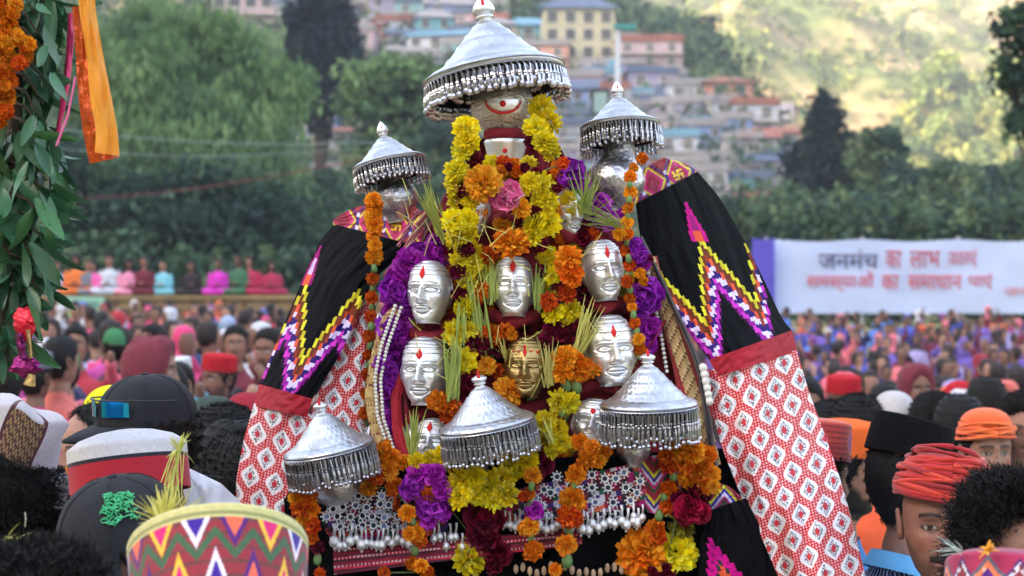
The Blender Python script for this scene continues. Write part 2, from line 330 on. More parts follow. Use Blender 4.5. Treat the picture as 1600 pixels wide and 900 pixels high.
HC = {'lavender': (158, 150, 182), 'cream': (192, 186, 158), 'pink': (188, 160, 172), 'teal': (112, 168, 178), 'white': (196, 202, 216), 'grey': (148, 148, 160), 'blue': (128, 150, 196), 'salmon': (204, 146, 130), 'mint': (150, 190, 170)}
RN = ['slate blue', 'rusty red', 'green tin', 'flat concrete', 'sky blue']
spec = [ # px, py(foot), w, h, colour, roof, kind, storeys
 (392, 62, 100, 66, 'pink', 0, 'flat', 2), (440, 60, 40, 44, 'mint', 0, 'flat', 2), (470, 28, 90, 40, 'lavender', 4, 'gable', 1),
 (600, 30, 50, 34, 'cream', 2, 'hip', 2), (560, 75, 60, 30, 'salmon', 1, 'gable', 1), (640, 92, 56, 34, 'grey', 0, 'gable', 2),
 (500, 178, 36, 24, 'white', 4, 'gable', 1), (487, 215, 64, 34, 'blue', 4, 'gable', 1), (520, 235, 40, 26, 'grey', 1, 'gable', 1), (520, 300, 50, 30, 'white', 3, 'flat', 1),
 (680, 105, 76, 42, 'white', 4, 'gable', 2), (735, 95, 60, 40, 'blue', 0, 'flat', 2), (600, 88, 44, 26, 'cream', 1, 'gable', 1), (730, 45, 50, 30, 'grey', 3, 'flat', 2),
 (830, 75, 60, 34, 'teal', 4, 'gable', 2), (905, 122, 92, 92, 'cream', 0, 'hip', 4), (855, 130, 54, 50, 'salmon', 3, 'flat', 3), (870, 40, 50, 28, 'teal', 4, 'hip', 1),
 (1015, 125, 84, 52, 'pink', 1, 'flat', 3), (955, 160, 80, 50, 'lavender', 3, 'flat', 3), (1020, 165, 64, 44, 'lavender', 0, 'flat', 2), (900, 185, 70, 56, 'pink', 3, 'tank', 3), (1075, 172, 56, 34, 'white', 3, 'flat', 2), (1140, 175, 60, 40, 'salmon', 1, 'hip', 2),
 (1110, 205, 66, 40, 'white', 3, 'flat', 2), (1055, 215, 60, 46, 'lavender', 3, 'tank', 3), (1180, 215, 60, 44, 'white', 1, 'flat', 2), (1215, 250, 50, 36, 'grey', 1, 'gable', 2), (930, 225, 60, 40, 'grey', 0, 'flat', 2), (990, 225, 60, 50, 'white', 3, 'flat', 3),
 (1100, 255, 56, 50, 'blue', 3, 'flat', 3), (1060, 262, 50, 42, 'white', 4, 'flat', 2), (1160, 262, 50, 38, 'grey', 3, 'flat', 2), (1195, 290, 56, 34, 'lavender', 0, 'gable', 1), (1120, 300, 60, 44, 'grey', 3, 'tank', 2), (1070, 310, 60, 48, 'lavender', 3, 'flat', 3), (1170, 320, 60, 36, 'teal', 0, 'flat', 2), (1235, 325, 46, 30, 'salmon', 3, 'flat', 1), (880, 265, 80, 60, 'grey', 0, 'flat', 3), (820, 120, 60, 40, 'grey', 3, 'flat', 2), (700, 150, 60, 30, 'grey', 3, 'flat', 1), (1210, 205, 50, 34, 'lavender', 3, 'flat', 2), (1085, 205, 44, 40, 'cream', 3, 'flat', 2), (1145, 232, 50, 40, 'blue', 3, 'flat', 3), (1220, 280, 44, 30, 'white', 0, 'flat', 1), (1085, 235, 40, 36, 'mint', 4, 'flat', 2), (1035, 240, 44, 44, 'pink', 3, 'tank', 3), (1150, 300, 40, 34, 'salmon', 3, 'flat', 2), (1190, 262, 40, 40, 'white', 1, 'gable', 2), (1110, 345, 70, 40, 'white', 3, 'flat', 2), (1175, 350, 50, 34, 'salmon', 1, 'flat', 2)]
where = lambda px, py: ('beside the willow' if px < 560 else 'left of tall umbrella' if px < 660 else 'behind tall umbrella' if px < 800 else 'between tall and right umbrellas' if px < 950 else 'behind lamp post' if px < 1050 else 'right of lamp post' if px < 1130 else 'at village right end')
rg = random.Random(19); occ = [(s[0], s[1]) for s in spec]
for _ in range(900):
    if len(spec) > 100: break
    px, py = rg.choice([(rg.uniform(820, 1240), rg.uniform(60, 345)), (rg.uniform(900, 1240), rg.uniform(150, 345)), (rg.uniform(540, 780), rg.uniform(20, 150))])
    if px > 1000 and py < 95 + (px - 1000) * .75: continue
    if any(abs(px - a) < 30 and abs(py - b_) < 15 for a, b_ in occ) or hit(px, py) is None or hit(px, py) > 290: continue
    occ.append((px, py)); spec.append((px, py, rg.uniform(34, 58), rg.uniform(26, 54), rg.choice(['lavender', 'white', 'grey', 'grey', 'lavender', 'pink', 'cream', 'teal', 'blue', 'white']), rg.choice([0, 3, 3, 3, 1, 4]), rg.choice(['flat', 'flat', 'tank', 'gable', 'hip']), rg.choice([2, 3, 3])))
seen = {}
for s in spec:
    hgtw = 'high' if s[1] < 110 else 'midway' if s[1] < 230 else 'low'
    lb = f"{s[4]} {['','one storey','two storey','three storey','four storey'][s[7]]} house, {RN[s[5]]} roof, {hgtw} {where(s[0], s[1])}"
    seen[lb] = seen.get(lb, 0) + 1
    house(*s[:4], HC[s[4]], s[5], s[6], s[7], lb)

_lb = {}
for o in [o for o in COL.objects if o.get('category') == 'house']: _lb.setdefault(o['label'], []).append(o)
for k_, v_ in _lb.items():
    if len(v_) > 1:
        v_.sort(key=lambda o: o.location.x / o.location.y)
        for q, o in enumerate(v_): o['label'] = k_ + (', leftmost' if q == 0 else ', rightmost' if q == len(v_) - 1 else ', middle one')
# the pale air of the valley
m = MB(); m.box((0, 130, 149), (2900, 2700, 302)); mh = bpy.data.materials.new('air'); mh.use_nodes = True; nh = mh.node_tree; nh.nodes.remove(nh.nodes['Principled BSDF'])
pv = nh.nodes.new('ShaderNodeVolumePrincipled'); pv.inputs['Color'].default_value = (.86, .9, .94, 1); pv.inputs['Density'].default_value = .00088; nh.links.new(pv.outputs[0], nh.nodes['Material Output'].inputs['Volume'])
tag(m.build('haze', mh), kind='stuff')
# ------------------------------------------------------------------ people
def gs(x, s): return np.exp(-(x / s) ** 2)
# height above the chin, half width, reach to the front, reach to the back
PR = np.array([(.236, .002, .004, .004), (.230, .030, .036, .040), (.218, .048, .056, .062), (.2, .062, .072, .077), (.178, .071, .083, .089), (.15, .0765, .089, .096), (.12, .0765, .088, .097), (.09, .0735, .086, .092), (.065, .068, .085, .080), (.04, .060, .083, .062), (.022, .052, .080, .052), (.006, .040, .074, .048), (-.006, .046, .052, .05), (-.03, .054, .038, .055), (-.07, .057, .042, .060), (-.1, .07, .05, .066), (-.125, .12, .06, .08), (-.15, .175, .078, .095), (-.2, .2, .1, .11), (-.32, .18, .115, .11), (-.52, .155, .105, .10), (-.66, .17, .11, .12), (-.72, .16, .1, .12)])
def headpt(th, z, off=0.):
    rx, yf, yb = (np.interp(-z, -PR[:, 0], PR[:, i]) for i in (1, 2, 3)); c, s = np.cos(th), np.sin(th)
    ry = np.where(c > 0, yf, yb); e = .9
    x = (rx + off) * np.sign(s) * np.abs(s) ** e; y = -(ry + off) * np.sign(c) * np.abs(c) ** e
    return x, y
def face_disp(x, z, stylised=0.):
    k = 1 + .5 * stylised; ax = np.abs(x)
    a = np.interp(z, [.062, .068, .078, .086, .1, .125, .15, .17], [0, .004, .019, .0235, .016, .0065, .002, 0]); sx = np.interp(z, [.065, .08, .1, .13], [.015, .0135, .009, .008])
    d = a * k * gs(x, sx)
    d += .0045 * gs(ax - .012, .006) * gs(z - .075, .006)
    d -= .0105 * gs(ax - .031, .019) * gs(z - .116, .012)
    d += .0062 * gs(ax - .032, .0125) * gs(z - .1155, .0075)
    d += .0048 * gs(ax - .030, .022) * gs(z - .1375, .0065)
    d += .0045 * gs(x, .021) * gs(z - .052, .0042) + .0058 * gs(x, .019) * gs(z - .041, .0050) - .0042 * gs(x, .024) * gs(z - .0465, .0022)
    d -= .003 * gs(x, .02) * gs(z - .031, .004)
    d += .006 * gs(x, .018) * gs(z - .014, .012) + .0045 * gs(ax - .047, .017) * gs(z - .09, .018)
    d -= .003 * gs(ax - .05, .012) * gs(z - .055, .018)
    return d
def face_col(x, y, z, skin, beard=0., mous=0., brow=1.):
    n = len(x); C = np.tile(np.array(lin(skin)), (n, 1)); ax = np.abs(x); fr = y < .0
    def mixc(m, col):
        nonlocal C
        m = np.clip(m, 0, 1)[:, None]; C = C * (1 - m) + np.array(lin(col)) * m
    mixc(.35 * gs(ax - .045, .02) * gs(z - .085, .02) * fr, (190, 110, 90)); mixc(.4 * gs(ax - .031, .02) * gs(z - .112, .012) * fr, (84, 56, 48))
    hc = (26, 20, 18)
    if beard: mixc(beard * fr * np.clip((.062 - z + np.clip((ax - .048) * 1.5, 0, .05) - .006) / .012, 0, 1) * (z > -.012) * (1 - gs(x, .02) * gs(z - .046, .006)), hc)
    mixc(fr * .8 * gs(x, .022) ** .6 * gs(z - .0465, .0085), (128, 66, 62))
    mixc(fr * .7 * gs(x, .021) * gs(z - .0465, .0018), (50, 22, 22))
    if mous: mixc(mous * fr * (ax < .033) * np.clip(1.6 * gs(z - .0595 + ax * .22, .0062), 0, 1), hc)
    mixc(brow * fr * np.clip(1.5 * gs(z - .139 - .003 * np.cos((ax - .03) * 90), .0038), 0, 1) * (ax > .012) * (ax < .052), hc)
    e = ((ax - .032) / .0135) ** 2 + ((z - .1155) / .0049) ** 2
    mixc(fr * (e < 1.5) * 1., (40, 26, 22)); mixc(fr * (e < .8) * 1., (168, 158, 152)); mixc(fr * (e < 1.) * (((ax - .032) ** 2 + (z - .116) ** 2) < .0058 ** 2), (26, 16, 12))
    mixc(fr * .8 * gs(ax - .0085, .003) * gs(z - .0715, .0022), (30, 16, 14))
    return C
mSkin = mat('skin', src='attr', rough=.6, bump=(300, .35, .002), nz=(45, .14), nz2=(260, .1)); mSkin.node_tree.nodes['Principled BSDF'].inputs['Subsurface Weight'].default_value = .06; mSkin.node_tree.nodes['Principled BSDF'].inputs['Subsurface Radius'].default_value = (.008, .003, .002)
mHair = mat('hair', (20, 18, 20), rough=.62, nz=(90, .5), spec=.3, bump=(260, .8, .004))
mCloth = mat('cloth', src='obj', rough=.85, nz=(14, .14), bump=(30, .35, .01), sheen=.05)
mClothA = mat('patterned_cloth', src='attr', rough=.85, nz2=(160, .12), bump=(300, .3, .002), sheen=.2)
mTrou = mat('trouser_cloth', (48, 50, 64), rough=.9, nz=(10, .2))
def smooth_noise(V, amp, sc, seed): return (vnoise(V[:, 0] * 40 + 50, V[:, 2] * 40 + 50 + V[:, 1] * 23, seed, sc) - .5) * amp
def body_arrays(nth, nz, skin, beard, mous, arms='down', legs=.88, hands=True):
    s = np.linspace(-1, 1, nth, endpoint=False); th = np.pi * np.sign(s) * np.abs(s) ** 1.25
    zt = np.concatenate([np.linspace(.2358, -.03, nz), np.array([-.05, -.08, -.1, -.115, -.125, -.138, -.15, -.175, -.2, -.25, -.32, -.45, -.6, -.72])])
    T, Zg = np.meshgrid(th, zt); x, y = headpt(T, Zg, -.007 * (Zg < -.11)); d = face_disp(x, Zg) * (np.cos(T) > 0) * np.clip(np.cos(T) * 3, 0, 1)
    x = x + d * np.sin(T) * .5; y = y - d
    V = np.stack([x, y, Zg + 1.47], -1).reshape(-1, 3); C = face_col(V[:, 0], V[:, 1], V[:, 2] - 1.47, skin, beard, mous)
    n = nth; r = len(zt); i, j = np.meshgrid(np.arange(r - 1), np.arange(n), indexing='ij'); a = i * n + j; b2 = i * n + (j + 1) % n
    Fq = np.stack([a, a + n, b2 + n, b2], -1).reshape(-1, 4)
    m = MB(); sk = lin(skin)
    for sd in (-1, 1):      # ears, arms, hands, feet
        ear = []
        for q in range(9):
            t = R(-150 + 300 * q / 8.); ear.append((sd * (.079 + .006 * (1 + math.cos(t)) * .5), .008 + .004 + .015 * math.sin(t + .35) + .004 * math.cos(t), .105 + 1.47 + .03 * math.cos(t)))
        m.tube(ear, [.003, .0045, .005, .005, .005, .005, .005, .0055, .006], 6, col=sk)
        m.ball((sd * .077, .012, 1.47 + .103), (.005, .014, .024), 8, 6, col=tuple(c * .6 for c in sk))
        if arms == 'down': pts = [(sd * .185, .0, 1.3), (sd * .235, .02, 1.03), (sd * .22, -.1, .8)]
        elif arms == 'up': pts = [(sd * .185, -.02, 1.3), (sd * .21, -.2, 1.32), (sd * .1, -.3, 1.52)]
        else: pts = [(sd * .185, .0, 1.3), (sd * .23, -.03, 1.05), (sd * -.02, -.2, 1.09)]
        pts = [Vector(p) for p in pts]
        m.tube([pts[0], pts[1], pts[1].lerp(pts[2], .5), pts[2]], [.045, .036, .032, .023], 8, col=sk)
        dr = (pts[2] - pts[1]).normalized(); sdv = Vector((0, 0, 1)).cross(dr); sdv = sdv.normalized() if sdv.length > .1 else Vector((1, 0, 0)); p0 = pts[2]
        if hands:
            m.tube([p0, p0 + dr * .03, p0 + dr * .085], [.022, .036, .034], 8, flat=.45, col=sk)
            for q, ln in enumerate((.062, .075, .07, .055)):
                o = p0 + dr * .08 + sdv * (-.024 + .016 * q); dn = dr.cross(sdv) * .02
                m.tube([o, o + dr * ln * .55, o + dr * ln * .95 + dn], [.009, .008, .006], 5, col=sk)
            o = p0 + dr * .03 - sdv * .026; m.tube([o, o + dr * .03 - sdv * .02, o + dr * .055 - sdv * .025], [.011, .009, .007], 5, col=sk)
        m.tube([(sd * .09, .0, .85), (sd * .1, .0, .45 ), (sd * .1, .03, .09)], [.07, .05, .035], 6, col=sk); m.tube([(sd * .1, .05, .04), (sd * .11, -.16, .025)], [.04, .035], 6, col=lin((40, 34, 32)))
    return V, Fq, C, m
def body_mesh(nth, nz, skin, beard=0., mous=0., arms='down'):
    V, Fq, C, m = body_arrays(nth, nz, skin, beard, mous, arms, hands=nz > 30)
    o = len(V); faces = [tuple(f) for f in Fq.tolist()] + [tuple(i + o for i in f) for f in m.f]
    me = bpy.data.meshes.new('body'); me.from_pydata(V.tolist() + [tuple(v) for v in m.v], [], faces)
    lt = np.array([len(f) for f in m.f]); cc = np.ones((len(Fq) * 4 + lt.sum(), 4), np.float32)
    cc[:len(Fq) * 4, :3] = C[Fq.ravel()]; cc[len(Fq) * 4:, :3] = np.repeat(np.array(m.c), lt, axis=0)
    a = me.color_attributes.new('Col', 'FLOAT_COLOR', 'CORNER'); a.data.foreach_set('color', cc.ravel()); me.shade_smooth(); me.materials.append(mSkin); me.update(); return me
def hair_mesh(kind, n=36, seed=1, tufts=0):
    rs = np.random.RandomState(seed); s = np.linspace(-np.pi, np.pi, n, endpoint=False); a = np.abs(s)
    low = np.interp(a, [0, .75, 1.1, 1.45, 1.65, 2.0, 3.2], [.192, .178, .15, .085, .1, .03, .02])
    if kind == 'long': low = np.interp(a, [0, .6, .9, 1.3, 3.2], [.2, .17, .1, -.12, -.2])
    if kind == 'curly': low = np.interp(a, [0, .75, 1.05, 1.45, 1.65, 2.0, 3.2], [.224, .21, .16, .07, .05, -.02, -.03])
    if kind == 'bald': low = np.interp(a, [0, .9, 1.2, 1.45, 1.65, 2.0, 3.2], [.225, .2, .15, .085, .1, .03, .02])
    lv = np.linspace(0, 1, 14); T = np.tile(s, (14, 1)); Zg = low[None, :] + (.2355 - low[None, :]) * (np.sin(lv * np.pi / 2) ** 1.1)[:, None]
    th_ = {'short': .013, 'long': .022, 'curly': .03, 'bald': .008, 'thin': .006}.get(kind, .013)
    prof = np.sin(np.clip(lv * 2.2, 0, 1) * np.pi / 2) * .85 + .15 if kind != 'curly' else np.sin(np.clip(lv * 2.5, 0, 1) * np.pi / 2) * .75 + .25
    off = th_ * prof[:, None] * (1 + (.5 if kind == 'curly' else .25) * (rs.rand(14, n) - .5)); off[0] = .0015 if kind != 'curly' else .012
    x, y = headpt(T, Zg, off); up = off * np.clip((Zg - .15) / .08, 0, 1)
    V = np.stack([x, y, Zg + up + 1.47], -1).reshape(-1, 3); i, j = np.meshgrid(np.arange(13), np.arange(n), indexing='ij'); q = i * n + j; q2 = i * n + (j + 1) % n
    Fq = np.stack([q, q2, q2 + n, q + n], -1).reshape(-1, 4)
    if tufts:
        k = rs.randint(0, len(V), tufts); p = V[k]; nrm = p - np.array([0, .005, 1.47 + .13]); nrm /= np.linalg.norm(nrm, axis=1)[:, None]
        if kind == 'curly':
            d = nrm + rs.normal(size=(tufts, 3)) * .8; L_ = .015; wv = .0008
        else:
            d = nrm * .25 + np.array([0, .2, -.9]) * .6 + rs.normal(size=(tufts, 3)) * .3; L_ = .013 if kind != 'thin' else .006; wv = .0008
        p = p + rs.normal(size=(tufts, 3)) * (.0015 if kind != 'curly' else .009); sd = np.cross(d, rs.normal(size=(tufts, 3))); sd /= np.linalg.norm(sd, axis=1)[:, None]; d /= np.linalg.norm(d, axis=1)[:, None]
        b2 = np.cross(d, sd)
        Vt = np.stack([p - sd * wv, p + sd * wv, p + d * L_ * .6 + sd * wv + b2 * L_ * .2, p + d * L_ + b2 * L_ * .45], 1).reshape(-1, 3)
        Fq = np.concatenate([Fq, np.arange(tufts * 4).reshape(-1, 4) + len(V)]); V = np.concatenate([V, Vt])
    return npmesh('hair', V, Fq, mHair, smooth=True)
def shirt_mesh(arms='down', n=28, colfn=None, sleeve=1., material=None, seed=0, collar=False):
    zt = np.concatenate([[-.066, -.085, -.1], np.linspace(-.115, -.2, 8), np.linspace(-.24, -.78, 12)]); th = np.linspace(-np.pi, np.pi, n, endpoint=False)
    T, Zg = np.meshgrid(th, zt); off = np.interp(-Zg, [.085, .12, .3, .8], [.007, .012, .02, .035]); x, y = headpt(T, np.maximum(Zg, -.72), off)
    wr = (vnoise(T * 3 + 20, Zg * 22 + 30, seed + 1) - .5) * .014 * (Zg < -.15); x += wr * np.sin(T); y -= wr * np.cos(T)
    V = np.stack([x, y, Zg + 1.47 + .02 * (np.cos(T) < 0) * (Zg > -.11)], -1).reshape(-1, 3); r = len(zt)
    m = MB(); i, j = np.meshgrid(np.arange(r - 1), np.arange(n), indexing='ij'); a = i * n + j; b2 = i * n + (j + 1) % n
    Fq = np.stack([a, a + n, b2 + n, b2], -1).reshape(-1, 4).tolist(); m.add(V.tolist(), Fq)
    for sd in (-1, 1):
        if arms == 'down': pts = [(sd * .165, .0, 1.335), (sd * .2, 0, 1.26), (sd * .237, .02, 1.03), (sd * .222, -.09, .83)]
        elif arms == 'up': pts = [(sd * .165, -.01, 1.335), (sd * .19, -.05, 1.3), (sd * .21, -.2, 1.32), (sd * .13, -.28, 1.46)]
        else: pts = [(sd * .165, .0, 1.335), (sd * .2, 0, 1.26), (sd * .232, -.03, 1.05), (sd * .05, -.17, 1.08)]
        pts = [Vector(p) for p in pts]
        if sleeve < 1: pts[3] = pts[2].lerp(pts[3], .1)
        fine = []
        for q in range(3):
            for u in range(4): fine.append(pts[q].lerp(pts[q + 1], u / 4))
        fine.append(pts[3]); rad = [(.066 - .0025 * q) * (1 + .08 * math.sin(q * 2.3 + seed)) for q in range(13)]
        m.tube(fine, rad, 10)
    if colfn: m.c = [colfn(*[sum(m.v[i][c] for i in f) / len(f) for c in range(3)]) for f in m.f]
    if collar:
        m.cur = 1
        for rr, z1, z2, o in ((0, -.075, -.11, .012),):
            ring = []; ring2 = []; ring3 = []
            for q in range(25):
                t = -math.pi + .3 + (2 * math.pi - .6) * q / 24 + math.pi
                xx, yy = headpt(np.array(t), np.array(-.07), .006); ring.append((float(xx), float(yy), 1.47 - .062 - .022 * math.cos(t)))
                xx, yy = headpt(np.array(t), np.array(-.08), .016); ring2.append((float(xx), float(yy), 1.47 - .057 - .022 * math.cos(t)))
                xx, yy = headpt(np.array(t), np.array(-.09), .034); ring3.append((float(xx), float(yy), 1.47 - .1 - .03 * math.cos(t)))
            m.loft([ring, ring2, ring3], cap=False, closed=False)
    return m.mesh('shirt', [material or mCloth] + ([collar] if collar else []), True)
def trousers_mesh():
    m = MB(); m.lathe([(.15, .98), (.17, .9), (.165, .84)], 14, Matrix.Diagonal((1, .75, 1, 1)))
    for sd in (-1, 1): m.tube([(sd * .085, 0, .9), (sd * .095, 0, .7), (sd * .1, 0, .45), (sd * .1, .02, .08)], [.095, .088, .068, .06], 10)
    return m.mesh('trousers', mTrou, True)
def lofted(rings, name, mats, smooth=True, mcol=None):
    m = MB(); m.loft(rings, cap=True); 
    return m.mesh(name, mats, smooth)
def cap_pillbox(h=.085, rx=.083, ry=.1, flare=.0, n=48, colfn=None, mats=None, nz=10, top_drop=0., dome=.0):
    """brimless felt cap, z=0 at its lower edge"""
    prof = [(1., 0.), (1.0, 0.0)]; m = MB(); rings = []
    for k in range(nz + 1):
        z = h * k / nz; rings.append([((rx + flare * k / nz) * math.sin(t), -(ry + flare * k / nz) * math.cos(t), z) for t in [2 * math.pi * q / n for q in range(n)]])
    for s_, dz in ((.985, .004), (.95, .006), (.8, .006 + dome * .4), (.5, .005 + dome * .8 - top_drop), (.2, .004 + dome - top_drop), (.01, .004 + dome - top_drop)):
        rings.append([((rx + flare) * s_ * math.sin(t), -(ry + flare) * s_ * math.cos(t), h + dz) for t in [2 * math.pi * q / n for q in range(n)]])
    m.loft(rings, cap=False)
    if colfn:
        cs = []
        for fi, f in enumerate(m.f): cs.append(colfn(fi % n / n, fi // n / nz))
        m.c = cs
    return m.mesh('cap', mats or mClothA, True)
def place_cap(me, t, name='cap', z=.165, tilt=0., roll=0., yaw=0., dy=.003, color=None, mats=None):
    o = link(name, me, t); o.matrix_basis = Matrix.Translation((0, dy, 1.47 + z)) @ Euler((tilt, roll, yaw), 'XYZ').to_matrix().to_4x4()
    ax = o.matrix_basis.to_3x3() @ Vector((0, 0, 1)); org = o.matrix_basis.translation     # the hair under the cap is pressed flat: leave it out
    for h in [c for c in t.children if c.name.startswith('hair')]:
        src = h.data; n_ = len(src.polygons); fv = np.empty(n_ * 4, np.int32); src.polygons.foreach_get('vertices', fv); fv = fv.reshape(-1, 4)
        v = np.empty(len(src.vertices) * 3); src.vertices.foreach_get('co', v); v = v.reshape(-1, 3); dd = (v - np.array(org)) @ np.array(ax); keep = (dd[fv].max(1) < .013)
        h.data = npmesh('hair', v, fv[keep], mHair, smooth=True)
    if color: o.color = (*lin(color), 1)
    return o
def ballcap(mats, yaw=0):
    m = MB(); rings = []; n = 40
    for k in range(13):
        t = k / 12 * math.pi / 2; rr = math.cos(t) ** .8 if k < 12 else .01; z = .115 * math.sin(t)
        rings.append([(.086 * rr * math.sin(a), -.103 * rr * math.cos(a), z) for a in [2 * math.pi * q / n for q in range(n)]])
    m.loft(rings, cap=False); me = m.mesh('cap', mats, True)
    b = MB(); r1 = []; r2 = []; r3 = []; r4 = []
    for q in range(21):
        a = -1.15 + 2.3 * q / 20; x0 = .087 * math.sin(a); y0 = -.104 * math.cos(a)
        ext = .075 * math.cos(a / 1.15 * math.pi / 2) ** .5; dr = -.012 - .018 * (abs(a) / 1.15) ** 2
        r1.append((x0 * .99, y0 * .99, .004)); r2.append((x0 * 1.02, y0 - ext * .5, .002 + dr * .4 - .01 * (a / 1.15) ** 2)); r3.append((x0 * 1.02, y0 - ext, dr - .006)); r4.append((x0 * .99, y0 * .99, -.003))
    b.loft([r1, r2, r3, [(p[0], p[1], p[2] - .004) for p in r3], [(p[0], p[1], p[2] - .004) for p in r2], r4], cap=False, closed=False)
    return me, b.mesh('brim', mats, True)
def turban(mats, coils=9, seed=0, rx=.088, ry=.104, cols=None):
    rnd = random.Random(seed); m = MB()
    fine = coils * 3
    for k in range(fine):
        z = .003 + k * .0029; g = 1 + .02 * math.sin(k * 1.3); tl = rnd.uniform(-.22, .22); ph = rnd.uniform(0, 6)
        sh = 1.07 - (k / fine) ** 2 * .38 + rnd.uniform(-.012, .02)
        pts = [((rx * g * sh) * math.sin(a), -(ry * g * sh) * math.cos(a), z + tl * .1 * math.sin(a + ph)) for a in [2 * math.pi * q / 40 for q in range(41)]]
        m.tube(pts, [.0047 + .0016 * math.sin(q * .7 + k * 1.7) for q in range(41)], 6, cap=False, col=cols[k % len(cols)] if cols else None)
    m.ball((0, 0, .045), (rx * .93, ry * .93, .05), 24, 10, col=cols[0] if cols else None)
    return m.mesh('turban', mats, True)
mFelt = mat('cap_felt', src='obj', rough=.95, bump=(90, .5, .006), nz=(25, .12), spec=.15)
HAIR = {'short': hair_mesh('short', tufts=9000), 'long': hair_mesh('long', tufts=3000, seed=2), 'curly': hair_mesh('curly', 44, 3, tufts=40000), 'bald': hair_mesh('bald', tufts=2500), 'thin': hair_mesh('thin', tufts=4500)}
SH = {a: shirt_mesh(a) for a in ('down', 'up', 'fold')}
TR = trousers_mesh()
def person(label, px, py, Y, yaw, skin=(142, 102, 84), beard=0., mous=0., hair='short', shirt=(200, 200, 205), arms='down', tilt=0., roll=0., group=None, shirtme=None, res=(84, 84), bodyme=None, clothes='shirt'):
    """px, py: the crown of the head in the photo; yaw 0 looks at the camera, + turns to the right of the picture"""
    p = P(px, py, Y); root = thing('person', label, 'person', (p.x, p.y, 0), (0, 0, R(yaw)), group=group)
    k = p.z / 1.706; root.scale = (max(.93, min(k, 1.04)),) * 2 + (k,)
    link('body', bodyme or body_mesh(*res, skin, beard, mous, arms), root)
    if hair: link('hair', HAIR[hair], root)
    o = link('shirt', shirtme or SH[arms], root); o.color = (*lin(shirt), 1)
    link('trousers', TR, root)
    if tilt or roll:      # head and shoulders lean: rotate the whole figure a little about the feet
        root.rotation_euler = (R(tilt), R(roll), R(yaw))
    return root
# ------------------------------------------------------------------ near people: left side
mStraw = mat('barley_shoot', (216, 214, 120), rough=.6, rnd=.25, trans=.3)
mStrawG = mat('barley_shoot_green', (176, 190, 96), rough=.6, rnd=.2, trans=.3)
def blades(name, label, base, n, length, dirs, spread, seed, material, parent=None, cat='grass tuft', width=.0016, curl=.3, group=None):
    """a tuft of thin blades growing from base along dirs"""
    rnd = random.Random(seed); m = MB(); d0 = Vector(dirs).normalized()
    for i in range(n):
        d = (d0 + Vector([rnd.gauss(0, spread) for _ in range(3)])).normalized(); L_ = length * rnd.uniform(.6, 1.1); g = rnd.uniform(0, curl)
        o = Vector([rnd.gauss(0, length * .05) for _ in range(3)]); pts = []
        for q in range(5):
            s = q / 4; pts.append(o + d * L_ * s + Vector((0, 0, -g * L_ * s * s)))
        m.tube(pts, [width, width * 1.1, width, width * .8, width * .3], 4, flat=.5)
    ob = m.build(name, material, parent, loc=base if not parent else base)
    if not parent: tag(ob, label, cat, group)
    return ob
c_white, c_red, c_navy = lin((214, 210, 216)), lin((176, 22, 44)), lin((30, 30, 46))
# patterned cap right in front of the camera
def ikat(u, v):
    v = 1 - (1 - v) * 1.25 if v <= 1 else v
    if v > 1: return lin((196, 180, 130))
    if v > .86: return lin((206, 198, 134)) if not (.9 < v < .93) else lin((150, 152, 96))
    n = 7.5; uu = (u * n * 2) % 2.; k = int(u * n * 2 // 1); kk = int(math.floor(u * n * 2 / 1)) % 4
    row = (.86 - v) / .34; fx = (u * n * 2) % 1. - .5
    zz = abs(((u * n * 2) % 1.) - .5) * 2          # 0 centre of tooth
    # hanging teeth from the top: width narrows with depth
    base = lin((150, 44, 58)); 
    cols = [((226, 30, 120), (244, 190, 60)), ((60, 20, 150), (236, 226, 240)), ((244, 110, 80), (84, 24, 120)), ((226, 30, 120), (244, 190, 60)), ((60, 20, 150), (236, 226, 240)), ((244, 110, 80), (84, 24, 120))]
    d = row + zz * 1.25
    ci = int(u * n * 2) % 3
    if row < 1.0:
        inner, outer = cols[ci]
        if d < .62: return lin(inner)
        if d < .95: return lin(outer)
    w_ = abs(((u * n * 2) % 1.) - .5) * 2; yz = 1.18 - w_ * .75
    if abs(row - yz) < .17: return lin((62, 100, 70))
    # rising teeth below, shifted half a step
    z2 = abs(((u * n * 2 + .5) % 1.) - .5) * 2; ci2 = int(u * n * 2 + .5 + 1) % 3; d2 = (2.0 - row) + z2 * 1.25
    if row > .9:
        inner, outer = cols[(ci2 + 1) % 3]; d3 = (row - .95); dd = z2 * 1.5 + (.95 - min(d3, .95)) * .9
        if dd < .5: return lin(inner)
        if dd < .85: return lin(outer)
    return base if (int(row * 9) % 4) else lin((112, 56, 58))
t = person('man in a big zigzag woven cap with pale green rim, nearest the camera', 360, 800, 2.0, 180, hair=None, shirt=(120, 60, 80), res=(48, 40))
me = cap_pillbox(.15, .104, .112, .013, 420, ikat, nz=88, top_drop=.012)
place_cap(me, t, z=.062, tilt=R(34), roll=R(9), dy=.062)
blades('barley_shoots', 'pale yellow barley shoots tucked into the rim of the zigzag woven cap', P(258, 822, 2.12), 70, .07, (.0, 0, 1), .55, 5, mStraw, cat='barley shoots', width=.0014)
